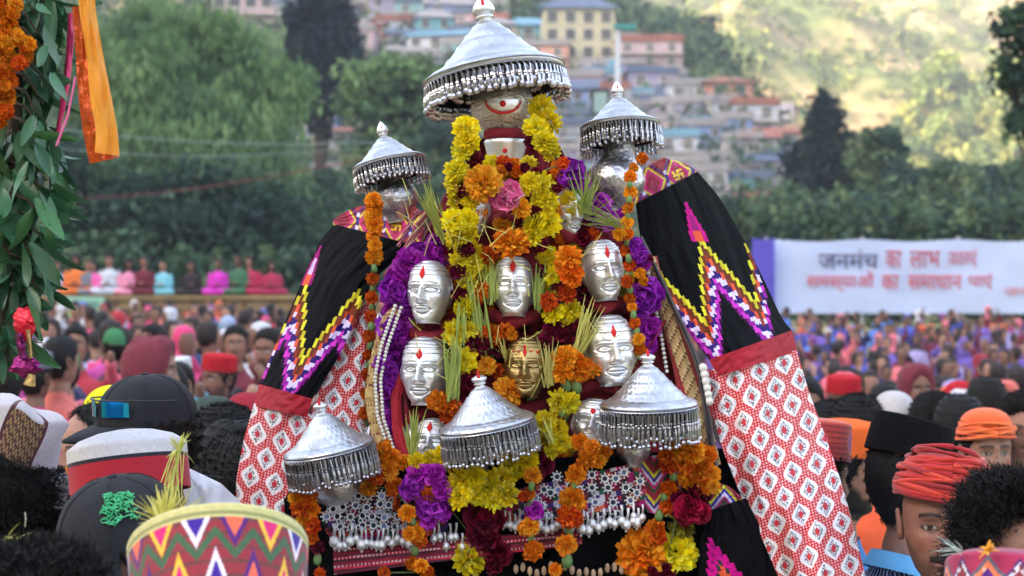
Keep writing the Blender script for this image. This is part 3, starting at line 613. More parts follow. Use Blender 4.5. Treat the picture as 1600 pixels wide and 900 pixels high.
# black cap with green embroidery
t = person('man in a black peaked cap with green embroidery, below the red-banded cap', 224, 760, 2.4, -50, (112, 80, 66), hair='short', shirt=(60, 62, 74), res=(72, 72))
t.rotation_euler.y = R(-3)
mBlackC = mat('black_cap_cloth', (34, 35, 42), rough=.9, bump=(200, .3, .003), nz=(40, .2))
bt = MB(); bt.ball((0, 0, .116), (.008, .008, .004), 10, 6); [bt.tube([(.0875 * (math.cos(h_) ** .8) * math.sin(a_), -.1045 * (math.cos(h_) ** .8) * math.cos(a_), .1155 * math.sin(h_)) for h_ in [q * .14 for q in range(11)]], .0011, 4) for a_ in [math.pi * 2 * k_ / 6 for k_ in range(6)]]
cm, bm_ = ballcap([mBlackC]); o = place_cap(cm, t, z=.145, tilt=R(10), roll=R(6)); bt.build('seams', mBlackC, o); o.scale = (1.02, 1.02, .9); link('brim', bm_, o)
e = MB(); rnd = random.Random(3)
for i in range(110):
    a = rnd.uniform(.35, .95); h_ = rnd.uniform(.3, .66) * math.pi / 2; rr = math.cos(h_) ** .8 + .012; p = Vector((.0875 * rr * math.sin(-a + 1.9), -.105 * rr * math.cos(-a + 1.9), .1165 * math.sin(h_)))
    d = Vector((rnd.gauss(0, 1), rnd.gauss(0, 1), rnd.gauss(0, .6))).normalized() * .007; e.tube([p - d, p + Vector(p).normalized() * .003, p + d], .0011, 4)
tag(e.build('embroidery', mat('green_thread', (70, 190, 130), rough=.5), o), kind='stuff')
# red and white Himachali cap
def redwhite(u, v):
    if v <= .66: return c_red
    if v <= .72: return c_navy
    return c_white
t = person('man in a round white cap with wide red band and straw tassel', 208, 700, 2.75, 128, (132, 96, 80), hair='short', shirt=(230, 232, 238), res=(60, 60))
me = cap_pillbox(.082, .09, .108, .0, 64, lambda u, v: redwhite(u, v), nz=24, dome=.028)
place_cap(me, t, z=.155, tilt=R(0), roll=R(13), yaw=R(0))
bs = P(280, 702, 2.62)
blades('barley_shoots', 'tuft of pale barley shoots at the back of the red and white cap', bs, 26, .035, (-.2, -.3, .8), .7, 6, mStraw, cat='barley shoots', width=.0013)
blades('barley_shoots', 'long straw strands hanging over the red band of the cap', bs, 16, .105, (-.1, -.18, -1), .16, 7, mStraw, cat='straw strands', width=.0009, curl=.1)
# black baseball cap with mirrored sunglasses
t = person('man in a plain black baseball cap, facing left', 228, 604, 3.15, -44, (138, 100, 84), beard=.5, hair='short', shirt=(38, 40, 50), res=(84, 84))
cm, bm_ = ballcap([mBlackC]); o = place_cap(cm, t, z=.168, tilt=R(4)); link('brim', bm_, o); o.scale = (1.02, 1.02, .8)
bt = MB(); bt.ball((0, 0, .116), (.008, .008, .004), 10, 6); [bt.tube([(.0875 * (math.cos(h_) ** .8) * math.sin(a_), -.1045 * (math.cos(h_) ** .8) * math.cos(a_), .1155 * math.sin(h_)) for h_ in [q * .14 for q in range(11)]], .0009, 4) for a_ in [math.pi * 2 * k_ / 6 for k_ in range(6)]]; bt.build('seams', mBlackC, o)
mMirror = mat('mirror_lens', (40, 170, 235), rough=.08, metal=1.)
g = empty('sunglasses', (0, -.0, 0)); g.parent = o; g.matrix_basis = Matrix.Translation((0, 0, .045))
g.name = 'sunglasses'; gm = MB()
for sd in (-1, 1):
    ln = MB(); pts = []
    for i in range(5):
        for j in range(9):
            a = sd * (.12 + .62 * j / 8); rr = 1.045 + .0 * i; z = -.022 + .045 * i / 4 * (1 - .25 * (j / 8)); pts.append((.088 * rr * math.sin(a), -.1 * rr * math.cos(a), z + .004))
    ln.add(pts, [(i * 9 + j, i * 9 + j + 1, (i + 1) * 9 + j + 1, (i + 1) * 9 + j) for i in range(4) for j in range(8)])
    ln.build('lens', mMirror, g, smooth=True)
    gm.tube([(.092 * math.sin(sd * a), -.104 * math.cos(a), .022 - .012 * (a - .7)) for a in [.7 + .12 * q for q in range(9)]], .0022, 6)
gm.tube([(.092 * math.sin(a), -.106 * math.cos(a), .022) for a in [-.75 + .1 * q for q in range(16)]], .002, 6)
gm.build('glasses_frame', mDarkM, g, smooth=True)
for ch in g.children: ch.matrix_parent_inverse = Matrix.Identity(4)
# make the glasses a thing of their own (they rest on the cap)
bpy.context.view_layer.update(); mw = g.matrix_world.copy(); g.parent = None; g.matrix_basis = mw; tag(g, 'blue mirrored sunglasses resting on the black baseball cap', 'sunglasses')
# bearded profile behind
person('moustached man with bare forehead looking left, behind the black baseball cap', 152, 636, 3.9, -52, (168, 124, 106), mous=1., beard=.35, hair='bald', shirt=(60, 66, 80))
# far left: curly hair and felt cap
t = person('person with thick black hair in a pale felt cap at the left edge', 6, 668, 2.9, 205, (120, 86, 72), hair='curly', shirt=(206, 204, 214), res=(60, 60))
def feltcol(u, v):
    if .44 < u < .56 and v < .95: return [lin((96, 62, 48)), lin((150, 120, 84)), lin((60, 44, 40))][int(u * 260 + v * 14) % 3]
    if abs(u - .56) < .008 or abs(u - .44) < .008: return lin((70, 24, 36))
    return lin((186, 180, 190))
me = cap_pillbox(.085, .094, .112, -.006, 200, feltcol, nz=14, dome=.012); o = place_cap(me, t, z=.188, tilt=R(-2), roll=R(-22))
bend = np.empty(len(me.vertices) * 3); me.vertices.foreach_get('co', bend); bend = bend.reshape(-1, 3); bend[:, 0] *= 1 + .05 * np.sin(bend[:, 2] * 60 + bend[:, 1] * 40); bend[:, 2] += .006 * np.sin(bend[:, 0] * 70) ; me.vertices.foreach_set('co', bend.ravel())
er = MB(); er.tube([(.0, 0, 0), (.001, 0, -.012), (0, 0, -.022)], .0012, 5); tag(er.build('earring', mat('earring_metal', (220, 220, 225), rough=.25, metal=1), loc=P(39, 800, 2.27)), 'small silver earring hanging below the thick black hair', 'earring')
person('person with tight black curls at the very bottom left corner', 48, 908, 2.05, 175, hair='curly', shirt=(50, 48, 60), res=(40, 40))
blades('barley_shoots', 'pale straw on the white shoulder at the left edge', P(4, 848, 2.15), 14, .06, (1, -.3, .1), .35, 8, mStraw, cat='barley shoots', width=.0012)
t = person('person with black hair in a white cap beside the embroidered black cap', 105, 752, 2.95, 150, hair='short', shirt=(70, 72, 84), res=(40, 40))
place_cap(cap_pillbox(.05, .088, .104, 0, 48, mats=mFelt, dome=.01), t, z=.19, tilt=R(0), roll=R(4), color=(206, 206, 214))
person('dark haired man with sunglasses on a bowed head, in a white shirt', 322, 690, 3.4, -125, (150, 108, 92), hair='short', shirt=(214, 220, 240), roll=-4)
gl = MB(); gl.tube([(-.012, 0, 0), (.02, -.006, -.002), (.05, 0, -.006), (.07, .02, -.012)], .0022, 6); gl.ball((-.014, -.002, -.008), (.008, .004, .013), 10, 6)
tag(gl.build('sunglasses', mDarkM, smooth=True, loc=P(292, 740, 3.18)), 'dark sunglasses on the man in the white shirt', 'sunglasses')
person('man with thick black hair close behind the left shoulder drape', 350, 640, 3.9, 150, hair='short', shirt=(60, 60, 70))
person('woman with long black hair beside the left shoulder drape', 372, 668, 3.7, 160, hair='long', shirt=(90, 60, 70))
t = person('man in a dark green cap between the black baseball cap and the drape', 335, 628, 4.6, 60, hair='short', shirt=(70, 80, 90))
cm, bm_ = ballcap([mFelt]); o = place_cap(cm, t, z=.14); o.color = (*lin((66, 78, 74)), 1); o2 = link('brim', bm_, o); o2.color = o.color
t = person('man in a dull red cap just left of the red and white drape', 388, 622, 4.8, 40, hair='short', shirt=(90, 90, 110))
cm, bm_ = ballcap([mFelt]); o = place_cap(cm, t, z=.14); o.color = (*lin((150, 44, 60)), 1); o2 = link('brim', bm_, o); o2.color = o.color
t = person('person in a bright yellow cap behind the black baseball cap', 176, 612, 4.4, -40, hair='short', shirt=(160, 140, 150))
cm, bm_ = ballcap([mFelt]); o = place_cap(cm, t, z=.14); o.color = (*lin((226, 224, 40)), 1); o2 = link('brim', bm_, o); o2.color = o.color
# orange marigold worn behind the ear of the white capped person : built with the flowers
LATE = []
# ------------------------------------------------------------------ near people: right side
mKnit = mat('check_cloth', src='attr', rough=.9, bump=(200, .3, .003)); mCollar = mat('blue_collar', (96, 170, 224), rough=.8, bump=(60, .3, .004), nz=(30, .1))
def checks(x, y, z): return lin((186, 214, 236)) if (int(math.floor(math.atan2(x, -y) * 22)) % 3 == 0 or int(math.floor(z * 150)) % 3 == 0) else lin((30, 44, 92))
shm = shirt_mesh('down', n=220, material=mKnit, colfn=checks, collar=mCollar)
# finer rows for the check cloth
def fine_shirt():
    n = 260; zt = np.linspace(-.085, -.78, 150); th = np.linspace(-np.pi, np.pi, n, endpoint=False); T, Zg = np.meshgrid(th, zt)
    off = np.interp(-Zg, [.085, .12, .3, .8], [.006, .012, .02, .035]); x, y = headpt(T, np.maximum(Zg, -.72), off); wr = (vnoise(T * 3 + 20, Zg * 22 + 30, 4) - .5) * .016 * (Zg < -.13); x += wr * np.sin(T); y -= wr * np.cos(T)
    V = np.stack([x, y, Zg + 1.47], -1).reshape(-1, 3); r = len(zt); i, j = np.meshgrid(np.arange(r - 1), np.arange(n), indexing='ij'); a = i * n + j; b2 = i * n + (j + 1) % n
    i = i.ravel(); j = j.ravel(); ck = ((j // 2) % 3 == 0) | ((i // 2) % 3 == 0); C = np.where(ck[:, None], np.array(lin((190, 216, 238))), np.array(lin((34, 50, 100))))
    return npmesh('shirt', V, np.stack([a, a + n, b2 + n, b2], -1).reshape(-1, 4), mKnit, C, True)
t = person('man in black pillbox cap and blue checked shirt with pale blue collar', 1418, 668, 3.45, 122, (150, 112, 96), hair='thin', shirtme=shm, beard=.4)
link('shirt_weave', fine_shirt(), t)
me = cap_pillbox(.082, .088, .106, -.004, 56, mats=mFelt, nz=6, dome=.004); place_cap(me, t, z=.168, tilt=R(15), roll=R(-3), color=(16, 16, 19))
t = person('moustached man in a bright red wound turban, looking up to the right', 1472, 722, 3.0, -9, (150, 108, 90), mous=1., beard=.4, hair=None, shirt=(222, 226, 232), res=(120, 130))
tb = turban(mClothA, 10, 4, cols=[lin(c) for c in ((190, 44, 38), (206, 62, 44), (150, 30, 36), (196, 52, 42), (176, 40, 50))]); place_cap(tb, t, 'turban', z=.163, tilt=R(-8), roll=R(8))
t = person('person with a mop of curly black hair, forehead showing above the patterned cap', 1592, 782, 2.55, 4, (142, 102, 84), mous=.4, beard=.3, hair='curly', shirt=(210, 210, 220), res=(110, 110))
def topi(u, v):
    if v > 1: return lin((140, 40, 80))
    gx_ = u * 60; gy_ = v * 9; x = int(gx_ * 2) ; y = int(gy_ * 2)
    cu = (u * 7) % 1. - .5; cv = v - .48; d = abs(cu) * 1.0 + abs(cv) * .95
    q = int(d * 26)
    if abs(cu) < .16 and abs(cv) < .2:      # emblem in the centre of the diamond
        a, b_ = round(cu / .055), round(cv / .075)
        on = (a == 0 and abs(b_) <= 2) or (b_ == 0 and abs(a) <= 2) or (b_ == 2 and a in (0, 1, 2)) or (b_ == -2 and a in (0, -1, -2)) or (a == -2 and b_ in (0, 1, 2)) or (a == 2 and b_ in (0, -1, -2))
        return lin((110, 40, 110)) if on else lin((220, 90, 120))
    if q < 9: return lin((150, 44, 60))
    if q < 11: return lin((226, 220, 236)) if (x + y) % 3 else lin((120, 60, 70))
    if q < 12: return lin((80, 40, 120))
    d2 = abs(((u * 7 + .5) % 1.) - .5) + abs(((v * 2 + .05) % 1.) - .5) * .6; q2 = int(d2 * 26)
    if q2 < 3: return lin((84, 30, 130))
    if q2 < 6: return lin((244, 130, 84)) if (x + y) % 4 else lin((250, 190, 160))
    if q2 < 8: return lin((92, 100, 120))
    return lin((176, 44, 88))
t = person('person in pink and purple patterned cap with woven emblem, bottom right corner', 1576, 882, 2.12, -170, hair='short', shirt=(224, 224, 230), res=(40, 40))
place_cap(cap_pillbox(.12, .098, .106, .0, 280, topi, nz=44, dome=.02), t, z=.11, tilt=R(20), roll=R(-4), yaw=R(-25))
blades('marigold_petals', 'yellow and orange petals resting on top of the pink patterned cap', P(1542, 862, 2.06), 14, .018, (.2, 0, .6), .9, 12, mat('flame_petal', (246, 180, 60), rough=.6, trans=.3), cat='petals', width=.0028)
blades('barley_shoots', 'wispy white grass beside the pink patterned cap', P(1500, 862, 2.1), 12, .04, (-1, 0, .3), .4, 13, mat('white_wisp', (210, 222, 214), rough=.6), cat='barley shoots', width=.0009)
def redcap(u, v):
    if v > .95: return lin((214, 92, 70))
    cu = (u * 5) % 1. - .5; d = (cu / .3) ** 2 + ((v - .5) / .4) ** 2
    if d < .5: return lin((120, 30, 90)) if int(u * 300) % 3 else lin((210, 120, 190))
    if d < .75: return lin((220, 80, 70))
    return lin((196, 66, 54)) if int(v * 14) % 2 else lin((150, 44, 50))
t = person('man in a patterned brick red cap half hidden by the right red and white drape', 1264, 672, 3.55, 110, (140, 100, 84), hair='short', shirt=(120, 130, 170))
place_cap(cap_pillbox(.085, .086, .104, 0, 240, redcap, nz=20, dome=.012), t, z=.165, tilt=R(6), roll=R(6))
t = person('bearded man in a plain orange cap in profile, behind the patterned brick red cap', 1316, 672, 4.1, 80, (146, 106, 88), mous=1., beard=1., hair='short', shirt=(40, 110, 170), res=(100, 100))
place_cap(cap_pillbox(.08, .085, .102, 0, 56, mats=mFelt, nz=4, dome=.02), t, z=.165, color=(226, 104, 50))
t = person('bearded man facing the camera in an orange headband', 1541, 650, 4.9, 6, (158, 118, 100), mous=1., beard=.9, hair='thin', shirt=(220, 226, 240), res=(100, 100))
place_cap(turban(mClothA, 5, 7, cols=[lin((232, 96, 44)), lin((240, 120, 60))]), t, 'turban', z=.17, tilt=R(-4))
person('young man in a navy shirt with dark hair at the right edge', 1600, 618, 5.0, -12, (160, 120, 104), hair='short', shirt=(38, 40, 84), res=(90, 90))
person('young man with swept black hair looking right, beyond the black pillbox cap', 1462, 618, 5.6, 32, (168, 128, 112), hair='short', shirt=(200, 206, 214), res=(90, 90))
person('person with thick black hair behind the orange cap', 1340, 622, 5.0, 160, hair='short', shirt=(220, 90, 50))
person('person with black hair above the right edge of the red and white drape', 1296, 632, 5.2, 165, hair='short', shirt=(90, 60, 70))
t = person('person in a grey and white cap beyond the black pillbox cap', 1398, 618, 5.8, 30, hair='short', shirt=(150, 140, 150))
cm, bm_ = ballcap([mFelt]); o = place_cap(cm, t, z=.14); o.color = (*lin((190, 186, 190)), 1); o2 = link('brim', bm_, o); o2.color = o.color
person('dark haired person between the swept haired man and the orange headband', 1500, 626, 5.4, 170, hair='long', shirt=(170, 180, 190))
person('person with long dark hair in a pink top above the orange headband', 1542, 596, 7., 175, hair='long', shirt=(226, 120, 120))

# ------------------------------------------------------------------ the crowd
SK = [(150, 110, 92), (132, 94, 78), (170, 128, 108), (118, 84, 70)]
BODY = {(i, a): body_mesh(26, 26, SK[i], .6 * (i % 2), .7 * (i % 2), a) for i in range(4) for a in ('down', 'up', 'fold')}
HL = {k: hair_mesh(k, 18, 5, 1200) for k in ('short', 'long', 'bald')}
HLS = HL['long'].copy(); HLS.materials.clear(); HLS.materials.append(mCloth)
CAPS = {'ball': ballcap([mFelt]), 'topi': cap_pillbox(.08, .088, .104, 0, 20, mats=mFelt, nz=2, dome=.015), 'turban': turban(mFelt, 5, 2)}
def lowperson(sk, hair, arms, mats, extra=None):
    m = MB()
    for z0, z1 in ((0, 0),):
        zt = [.235, .22, .18, .12, .06, .01, -.03, -.09]; th = [2 * math.pi * q / 10 for q in range(10)]
        rings = [[(float(headpt(np.array(t), np.array(z))[0]), float(headpt(np.array(t), np.array(z))[1]), z + 1.47) for t in th] for z in zt]
        m.loft(rings, mi=0)
        hz = [(.235, .012, .016), (.21, .014, .014), (.17, .012, .008), (.12, .008, .0)] + ([(.03, .004, 0), (-.15, .0, .02)] if hair == 'long' else [(.05, -.001, 0)])
        hr_ = []
        for z, off, up in hz:
            row = []
            for t in th:
                fr = math.cos(t) > .35 and z < .18; x_, y_ = headpt(np.array(t), np.array(z), off if not fr else -.012)
                row.append((float(x_), float(y_) + (.01 if not fr else 0), z + 1.47 + up))
            hr_.append(row)
        m.loft(hr_, mi=1)
        zs = [-.09, -.115, -.14, -.2, -.35, -.52, -.78]
        m.loft([[(float(headpt(np.array(t), np.array(max(z, -.72)), .015)[0]), float(headpt(np.array(t), np.array(max(z, -.72)), .015)[1]), z + 1.47) for t in th] for z in zs], mi=2)
        for sd in (-1, 1):
            pts = {'down': [(sd * .17, 0, 1.32), (sd * .24, .02, 1.03), (sd * .22, -.1, .8)], 'up': [(sd * .17, 0, 1.32), (sd * .24, -.2, 1.3), (sd * .1, -.26, 1.56)], 'fold': [(sd * .17, 0, 1.32), (sd * .24, -.03, 1.03), (sd * 0, -.2, 1.1)], 'wave': [(sd * .17, 0, 1.32), (sd * .3, 0, 1.3 + .2 * sd), (sd * .26, -.05, 1.1 + .6 * sd)]}[arms]
            m.tube(pts[:2] + [Vector(pts[1]).lerp(Vector(pts[2]), .6)], [.062, .05, .04], 6, mi=2); m.tube([Vector(pts[1]).lerp(Vector(pts[2]), .6), pts[2], Vector(pts[2]) + (Vector(pts[2]) - Vector(pts[1])).normalized() * .1], [.032, .026, .02], 5, mi=0)
            m.tube([(sd * .09, 0, .9), (sd * .1, 0, .45), (sd * .1, 0, .03)], [.09, .07, .06], 6, mi=3)
    return m.mesh('person', mats, True)
mSkins = [mat('crowd_skin', s_, rough=.6) for s_ in SK]
mHairFar = mat('crowd_hair', (44, 36, 38), rough=.8)  # far hair lightened in its colour to stand for haze
LOW = [lowperson(i, h_, a, [mSkins[i], mCloth if (h_ == 'long' and i % 2) else mHairFar, mCloth, mTrou]) for i in range(4) for h_ in ('short', 'long') for a in ('down', 'fold', 'up', 'wave')]
PAL = {'left': [('pink', (232, 120, 140)), ('salmon', (232, 130, 116)), ('white', (216, 216, 226)), ('hot pink', (226, 70, 130)), ('pink', (226, 110, 130)), ('salmon', (224, 120, 110)), ('white', (206, 208, 220)), ('navy', (44, 54, 100)), ('magenta', (190, 70, 150)), ('teal', (80, 150, 170)), ('maroon', (120, 44, 60)), ('pale blue', (160, 180, 214)), ('grey', (120, 116, 124)), ('dark green', (60, 84, 70)), ('black', (36, 34, 40)), ('red', (180, 50, 64))],
       'right': [('red', (206, 50, 70)), ('beige', (196, 176, 150)), ('pink', (230, 120, 130)), ('grey', (140, 136, 140)), ('sky blue', (96, 150, 214)), ('black', (36, 34, 42)), ('white', (206, 206, 212)), ('green', (90, 150, 90)), ('tan', (176, 146, 110)), ('orange', (224, 120, 70)), ('violet', (120, 90, 170))],
       'far': [('blue', (70, 90, 200)), ('violet', (120, 96, 190)), ('maroon', (110, 34, 62)), ('purple', (96, 50, 120)), ('sky blue', (90, 140, 226)), ('navy', (40, 40, 100)), ('magenta', (150, 50, 110)), ('pale violet', (170, 160, 214)), ('crimson', (150, 40, 60))]}  # bluish light by the banner put into these shirt colours
rnd = random.Random(77); spots = []
Yc = 5.3
while Yc < 44:
    wd = Yc * .36 + .8; x = -wd + rnd.uniform(0, .4)
    while x < wd:
        y = Yc + rnd.uniform(-.25, .25); px = 800 + x / y * F; vis = not (520 + 60 < px < 1180) 
        clear = not (y < 6.4 and px > 1240) and not (y < 5.8 and px < 480)
        if clear and rnd.random() < .93: spots.append((x + rnd.uniform(-.1, .1), y, px, vis))
        x += rnd.uniform(.52, .76) * (1 if Yc < 14 else 1.5)
    Yc += .66 if Yc < 14 else 1.15
ind = [s for s in spots if s[3]][:288]; sset = set(ind); rest = [s for s in spots if s not in sset and (s[3] or s[1] > 8)]
for k, (x, y, px, vis) in enumerate(ind):
    side = 'left' if px < 800 else ('far' if y > 13 and rnd.random() < .8 else 'right'); cn, cc = rnd.choice(PAL[side]); i = rnd.randrange(4)
    hr_ = rnd.choice(['short', 'short', 'long']); arms = rnd.choice(['down', 'down', 'fold', 'up']); sc = rnd.uniform(.93, 1.06); yaw = R(rnd.gauss(0, 45)) if rnd.random() < .7 else R(180 + rnd.gauss(0, 40))
    back = 'seen from behind' if abs(math.degrees(yaw)) > 110 else 'facing the palanquin'
    cp = rnd.choice([None] * 3 + ['ball', 'topi', 'turban', 'topi']) if y < 13 and hr_ == 'short' else None
    scarf = hr_ == 'long' and y < 12 and rnd.random() < .65
    zone = ('near the left edge' if px < 160 else 'left of the left drape' if px < 360 else 'by the left drape') if px < 800 else ('by the right drape' if px < 1330 else 'below the banner' if px < 1480 else 'near the right edge')
    row = 'front rows' if y < 8 else 'middle rows' if y < 14 else 'back rows'
    capc = rnd.choice([('orange', (226, 110, 60)), ('white', (210, 210, 214)), ('red', (180, 40, 50)), ('grey', (110, 110, 120)), ('green', (70, 130, 90))])
    hw = f' and {capc[0]} cap' if cp else (' with raised hands' if arms == 'up' else '')
    lb = f"{'woman' if hr_ == 'long' else 'man'} in {cn} top{hw}, {zone}, {row}"
    if y < 12:
        t = thing('person', lb, 'person', (x, y, float(hgt(x, y))), (0, 0, yaw), group='people in the festival crowd'); t.scale = (sc,) * 3
        link('body', BODY[(i, arms)], t); h9 = link('scarf' if scarf else 'hair', HLS if scarf else HL[hr_], t); h9.color = (*lin(rnd.choice(PAL['left'])[1]), 1); o = link('shirt', SH[arms], t); o.color = (*lin(cc), 1); link('trousers', TR, t)
        if cp:
            cm_ = CAPS[cp][0] if cp == 'ball' else CAPS[cp]; o = place_cap(cm_, t, 'turban' if cp == 'turban' else 'cap', z=.15 if cp == 'ball' else .165, tilt=R(rnd.uniform(-6, 6)), roll=R(rnd.uniform(-6, 6)), color=capc[1])
            if cp == 'ball': o2 = link('brim', CAPS['ball'][1], o); o2.color = o.color
    else:
        o = link('person', LOW[(i * 8 + (4 if hr_ == 'long' else 0) + ['down', 'fold', 'up', 'wave'].index(arms)) % 32], loc=(x, y, float(hgt(x, y))), rot=(0, 0, yaw), scale=sc); o.color = (*lin(cc), 1)
        tag(o, lb, 'person', 'people in the festival crowd')
_lb = {}
for o in [o for o in COL.objects if o.get('group') == 'people in the festival crowd']: _lb.setdefault(o['label'], []).append(o)
for k_, v_ in _lb.items():
    if len(v_) > 1:
        v_.sort(key=lambda o: o.location.x)
        for q, o in enumerate(v_): o['label'] = k_ + (', leftmost' if q == 0 else ', rightmost' if q == len(v_) - 1 else ', between them' if len(v_) == 3 else ', %s' % ['', 'second', 'third', 'fourth', 'fifth', 'sixth'][min(q, 5)])
# everyone farther back reads as one mass: one object with its own colours
mStuff = mat('crowd_colours', src='attr', rough=.8)
def crowd_mass(name, label, pts, pal_fn):
    VV, FF4, CC = [], [], []; off = 0; base = []
    for me in LOW[:16]:
        v = np.empty(len(me.vertices) * 3); me.vertices.foreach_get('co', v); v = v.reshape(-1, 3)
        fs = [(list(p.vertices), p.material_index) for p in me.polygons if len(p.vertices) == 4 ]
        base.append((v, np.array([f for f, _ in fs]), np.array([mi for _, mi in fs])))
    hairc = np.array(lin((52, 42, 46)));  # distance haze put into the hair colour
    for x, y, px, vis in pts:
        v, f, mi = base[rnd.randrange(16)]; a = rnd.gauss(0, .9); c, s = math.cos(a), math.sin(a); sc = rnd.uniform(.92, 1.06)
        w_ = np.stack([v[:, 0] * c - v[:, 1] * s, v[:, 0] * s + v[:, 1] * c, v[:, 2]], -1) * sc + np.array([x, y, float(hgt(x, y))]); tabl = np.array([lin(rnd.choice(SK)), hairc, lin(rnd.choice(pal_fn(px, y))[1]), lin((44, 46, 60))])
        if rnd.random() < .38: tabl[1] = lin(rnd.choice([(206, 96, 66), (206, 204, 210), (170, 44, 60), (130, 70, 160), (226, 120, 140), (90, 110, 190)]))
        VV.append(w_); FF4.append(f + off); CC.append(tabl[mi]); off += len(v)
    tag(link(name, npmesh(name, np.concatenate(VV), np.concatenate(FF4), mStuff, np.concatenate(CC), True)), label, 'crowd', kind='stuff')
crowd_mass('distant_crowd', 'packed far rows of the festival crowd below the banner and the terrace', rest, lambda px, y: PAL['left'] if px < 800 else (PAL['far'] if rnd.random() < .85 else PAL['right']))

# ------------------------------------------------------------------ terrace with seated onlookers, banners
mStone = mat('terrace_stone', (150, 128, 92), rough=.95, nz=(2, .35), bump=(6, .6, .05))
wl = thing('terrace_wall', 'low ochre stone terrace wall behind the left of the crowd', 'wall', (P(250, 450, 36).x, 36, 0)); rw = random.Random(4)
m = MB(); m.box((0, 1.2, .46), (11, 2.2, 2.52)); m.build('core', mStone, wl)
bmx = MB(); bmx.box((0, 0, 0), (.58, .16, .27)); bme = bmx.mesh('stone', mStone); k = 0
for r_ in range(6):
    for q in range(18):
        k += 1; o = link('stone', bme, wl, loc=(-5.2 + q * .6 + (.3 if r_ % 2 else 0), .06 + rw.uniform(-.03, .03), .15 + r_ * .29), scale=(rw.uniform(.9, 1), 1, rw.uniform(.9, 1)))
m = MB(); m.box((0, 1.15, 1.78), (11.2, 2.5, .1)); m.build('coping', mStone, wl)
def seated(px, col, label, i, hr_, cap=None):
    px += rnd.uniform(-8, 8)
    p = P(px, 450, 36.5); t = thing('person', label, 'person', (p.x, 36.4, 1.83 - .84 + .02), (0, 0, R(rnd.uniform(-30, 30))), group='onlookers seated on the terrace')
    link('body', BODY[(i, 'fold')], t); link('hair', HL[hr_], t); o = link('shirt', SH['fold'], t); o.color = (*lin(col), 1); 
    sq = rnd.uniform(.88, 1.12); t.scale = (sq * rnd.uniform(.95, 1.15), sq, sq); t.location.z = 1.85 - .84 * sq
    # crossed legs
    m = MB(); m.tube([(-.1, 0, .92), (-.3, -.25, .9), (.02, -.38, .89)], [.1, .09, .06], 8); m.tube([(.1, 0, .92), (.3, -.25, .9), (-.02, -.33, .9)], [.1, .09, .06], 8); o = m.build('trousers', mCloth, t, smooth=True); o.color = (*lin(col), 1)
# the seated use the same figure from the hips up
_full = BODY
def half(me):
    m2 = me.copy(); co_ = np.empty(len(m2.vertices) * 3); m2.vertices.foreach_get('co', co_); co_ = co_.reshape(-1, 3); low = co_[:, 2] < .84; co_[low, 2] = .86 + (co_[low, 2] - .86) * .03; m2.vertices.foreach_set('co', co_.ravel()); return m2
BODY = {k_: half(v_) for k_, v_ in BODY.items() if k_[1] == 'fold'}
for px, cn, c, hr_ in [(85, 'pale blue', (170, 190, 226), 'short'), (122, 'orange', (226, 120, 50), 'long'), (155, 'bright pink', (236, 100, 176), 'long'), (178, 'white', (200, 208, 220), 'short'), (196, 'light pink', (236, 150, 180), 'long'), (226, 'dark red', (110, 30, 50), 'short'), (262, 'turquoise', (130, 200, 216), 'short'), (292, 'black', (40, 30, 36), 'short'), (336, 'magenta', (214, 50, 190), 'short'), (398, 'crimson', (180, 40, 80), 'long'), (425, 'crimson', (170, 40, 80), 'long'), (370, 'green', (60, 110, 80), 'short'), (142, 'grey', (120, 126, 140), 'short')]:
    seated(px, c, f'onlooker in {cn} seated on the terrace wall ' + ('at its left end' if px < 110 else 'just above the pale green banner' if px < 170 else 'in the middle of the row' if px < 300 else 'towards its right end' if px < 380 else ('between the magenta onlooker and the umbrella' if px < 410 else 'nearest the left drape')), rnd.randrange(4), hr_)
BODY = _full
mBan = mat('banner_vinyl', (196, 210, 246), rough=.5, nz=(1.2, .05))
mPole = mat('pole_paint', (190, 192, 196), rough=.5)
bn = thing('banner', 'long white banner with blue and red Devanagari lettering above the right of the crowd', 'banner', (P(1400, 450, 46).x, 46, 0))
x0 = P(1198, 450, 46).x - P(1400, 450, 46).x; x1 = P(1800, 450, 46).x - P(1400, 450, 46).x; zt_, zb_ = P(0, 374, 46).z, P(0, 490, 46).z
V = []; nn = 60
for j in range(7):
    for i in range(nn + 1):
        u = i / nn; V.append((x0 + (x1 - x0) * u, .04 * math.sin(u * 20) * math.sin(j), zb_ + (zt_ - zb_) * j / 6 - .07 * math.sin(u * math.pi * 4) ** 2 * (j / 6)))
m = MB(); m.add(V, [(j * (nn + 1) + i, j * (nn + 1) + i + 1, (j + 1) * (nn + 1) + i + 1, (j + 1) * (nn + 1) + i) for j in range(6) for i in range(nn)]); o = m.build('banner_sheet', mBan, bn, smooth=True)
for q in range(5):
    m = MB(); xx = x0 + (x1 - x0) * q / 4; m.tube([(xx, .12, -.6), (xx, .12, zt_ + .1)], .035, 8); m.build('post', mPole, bn)
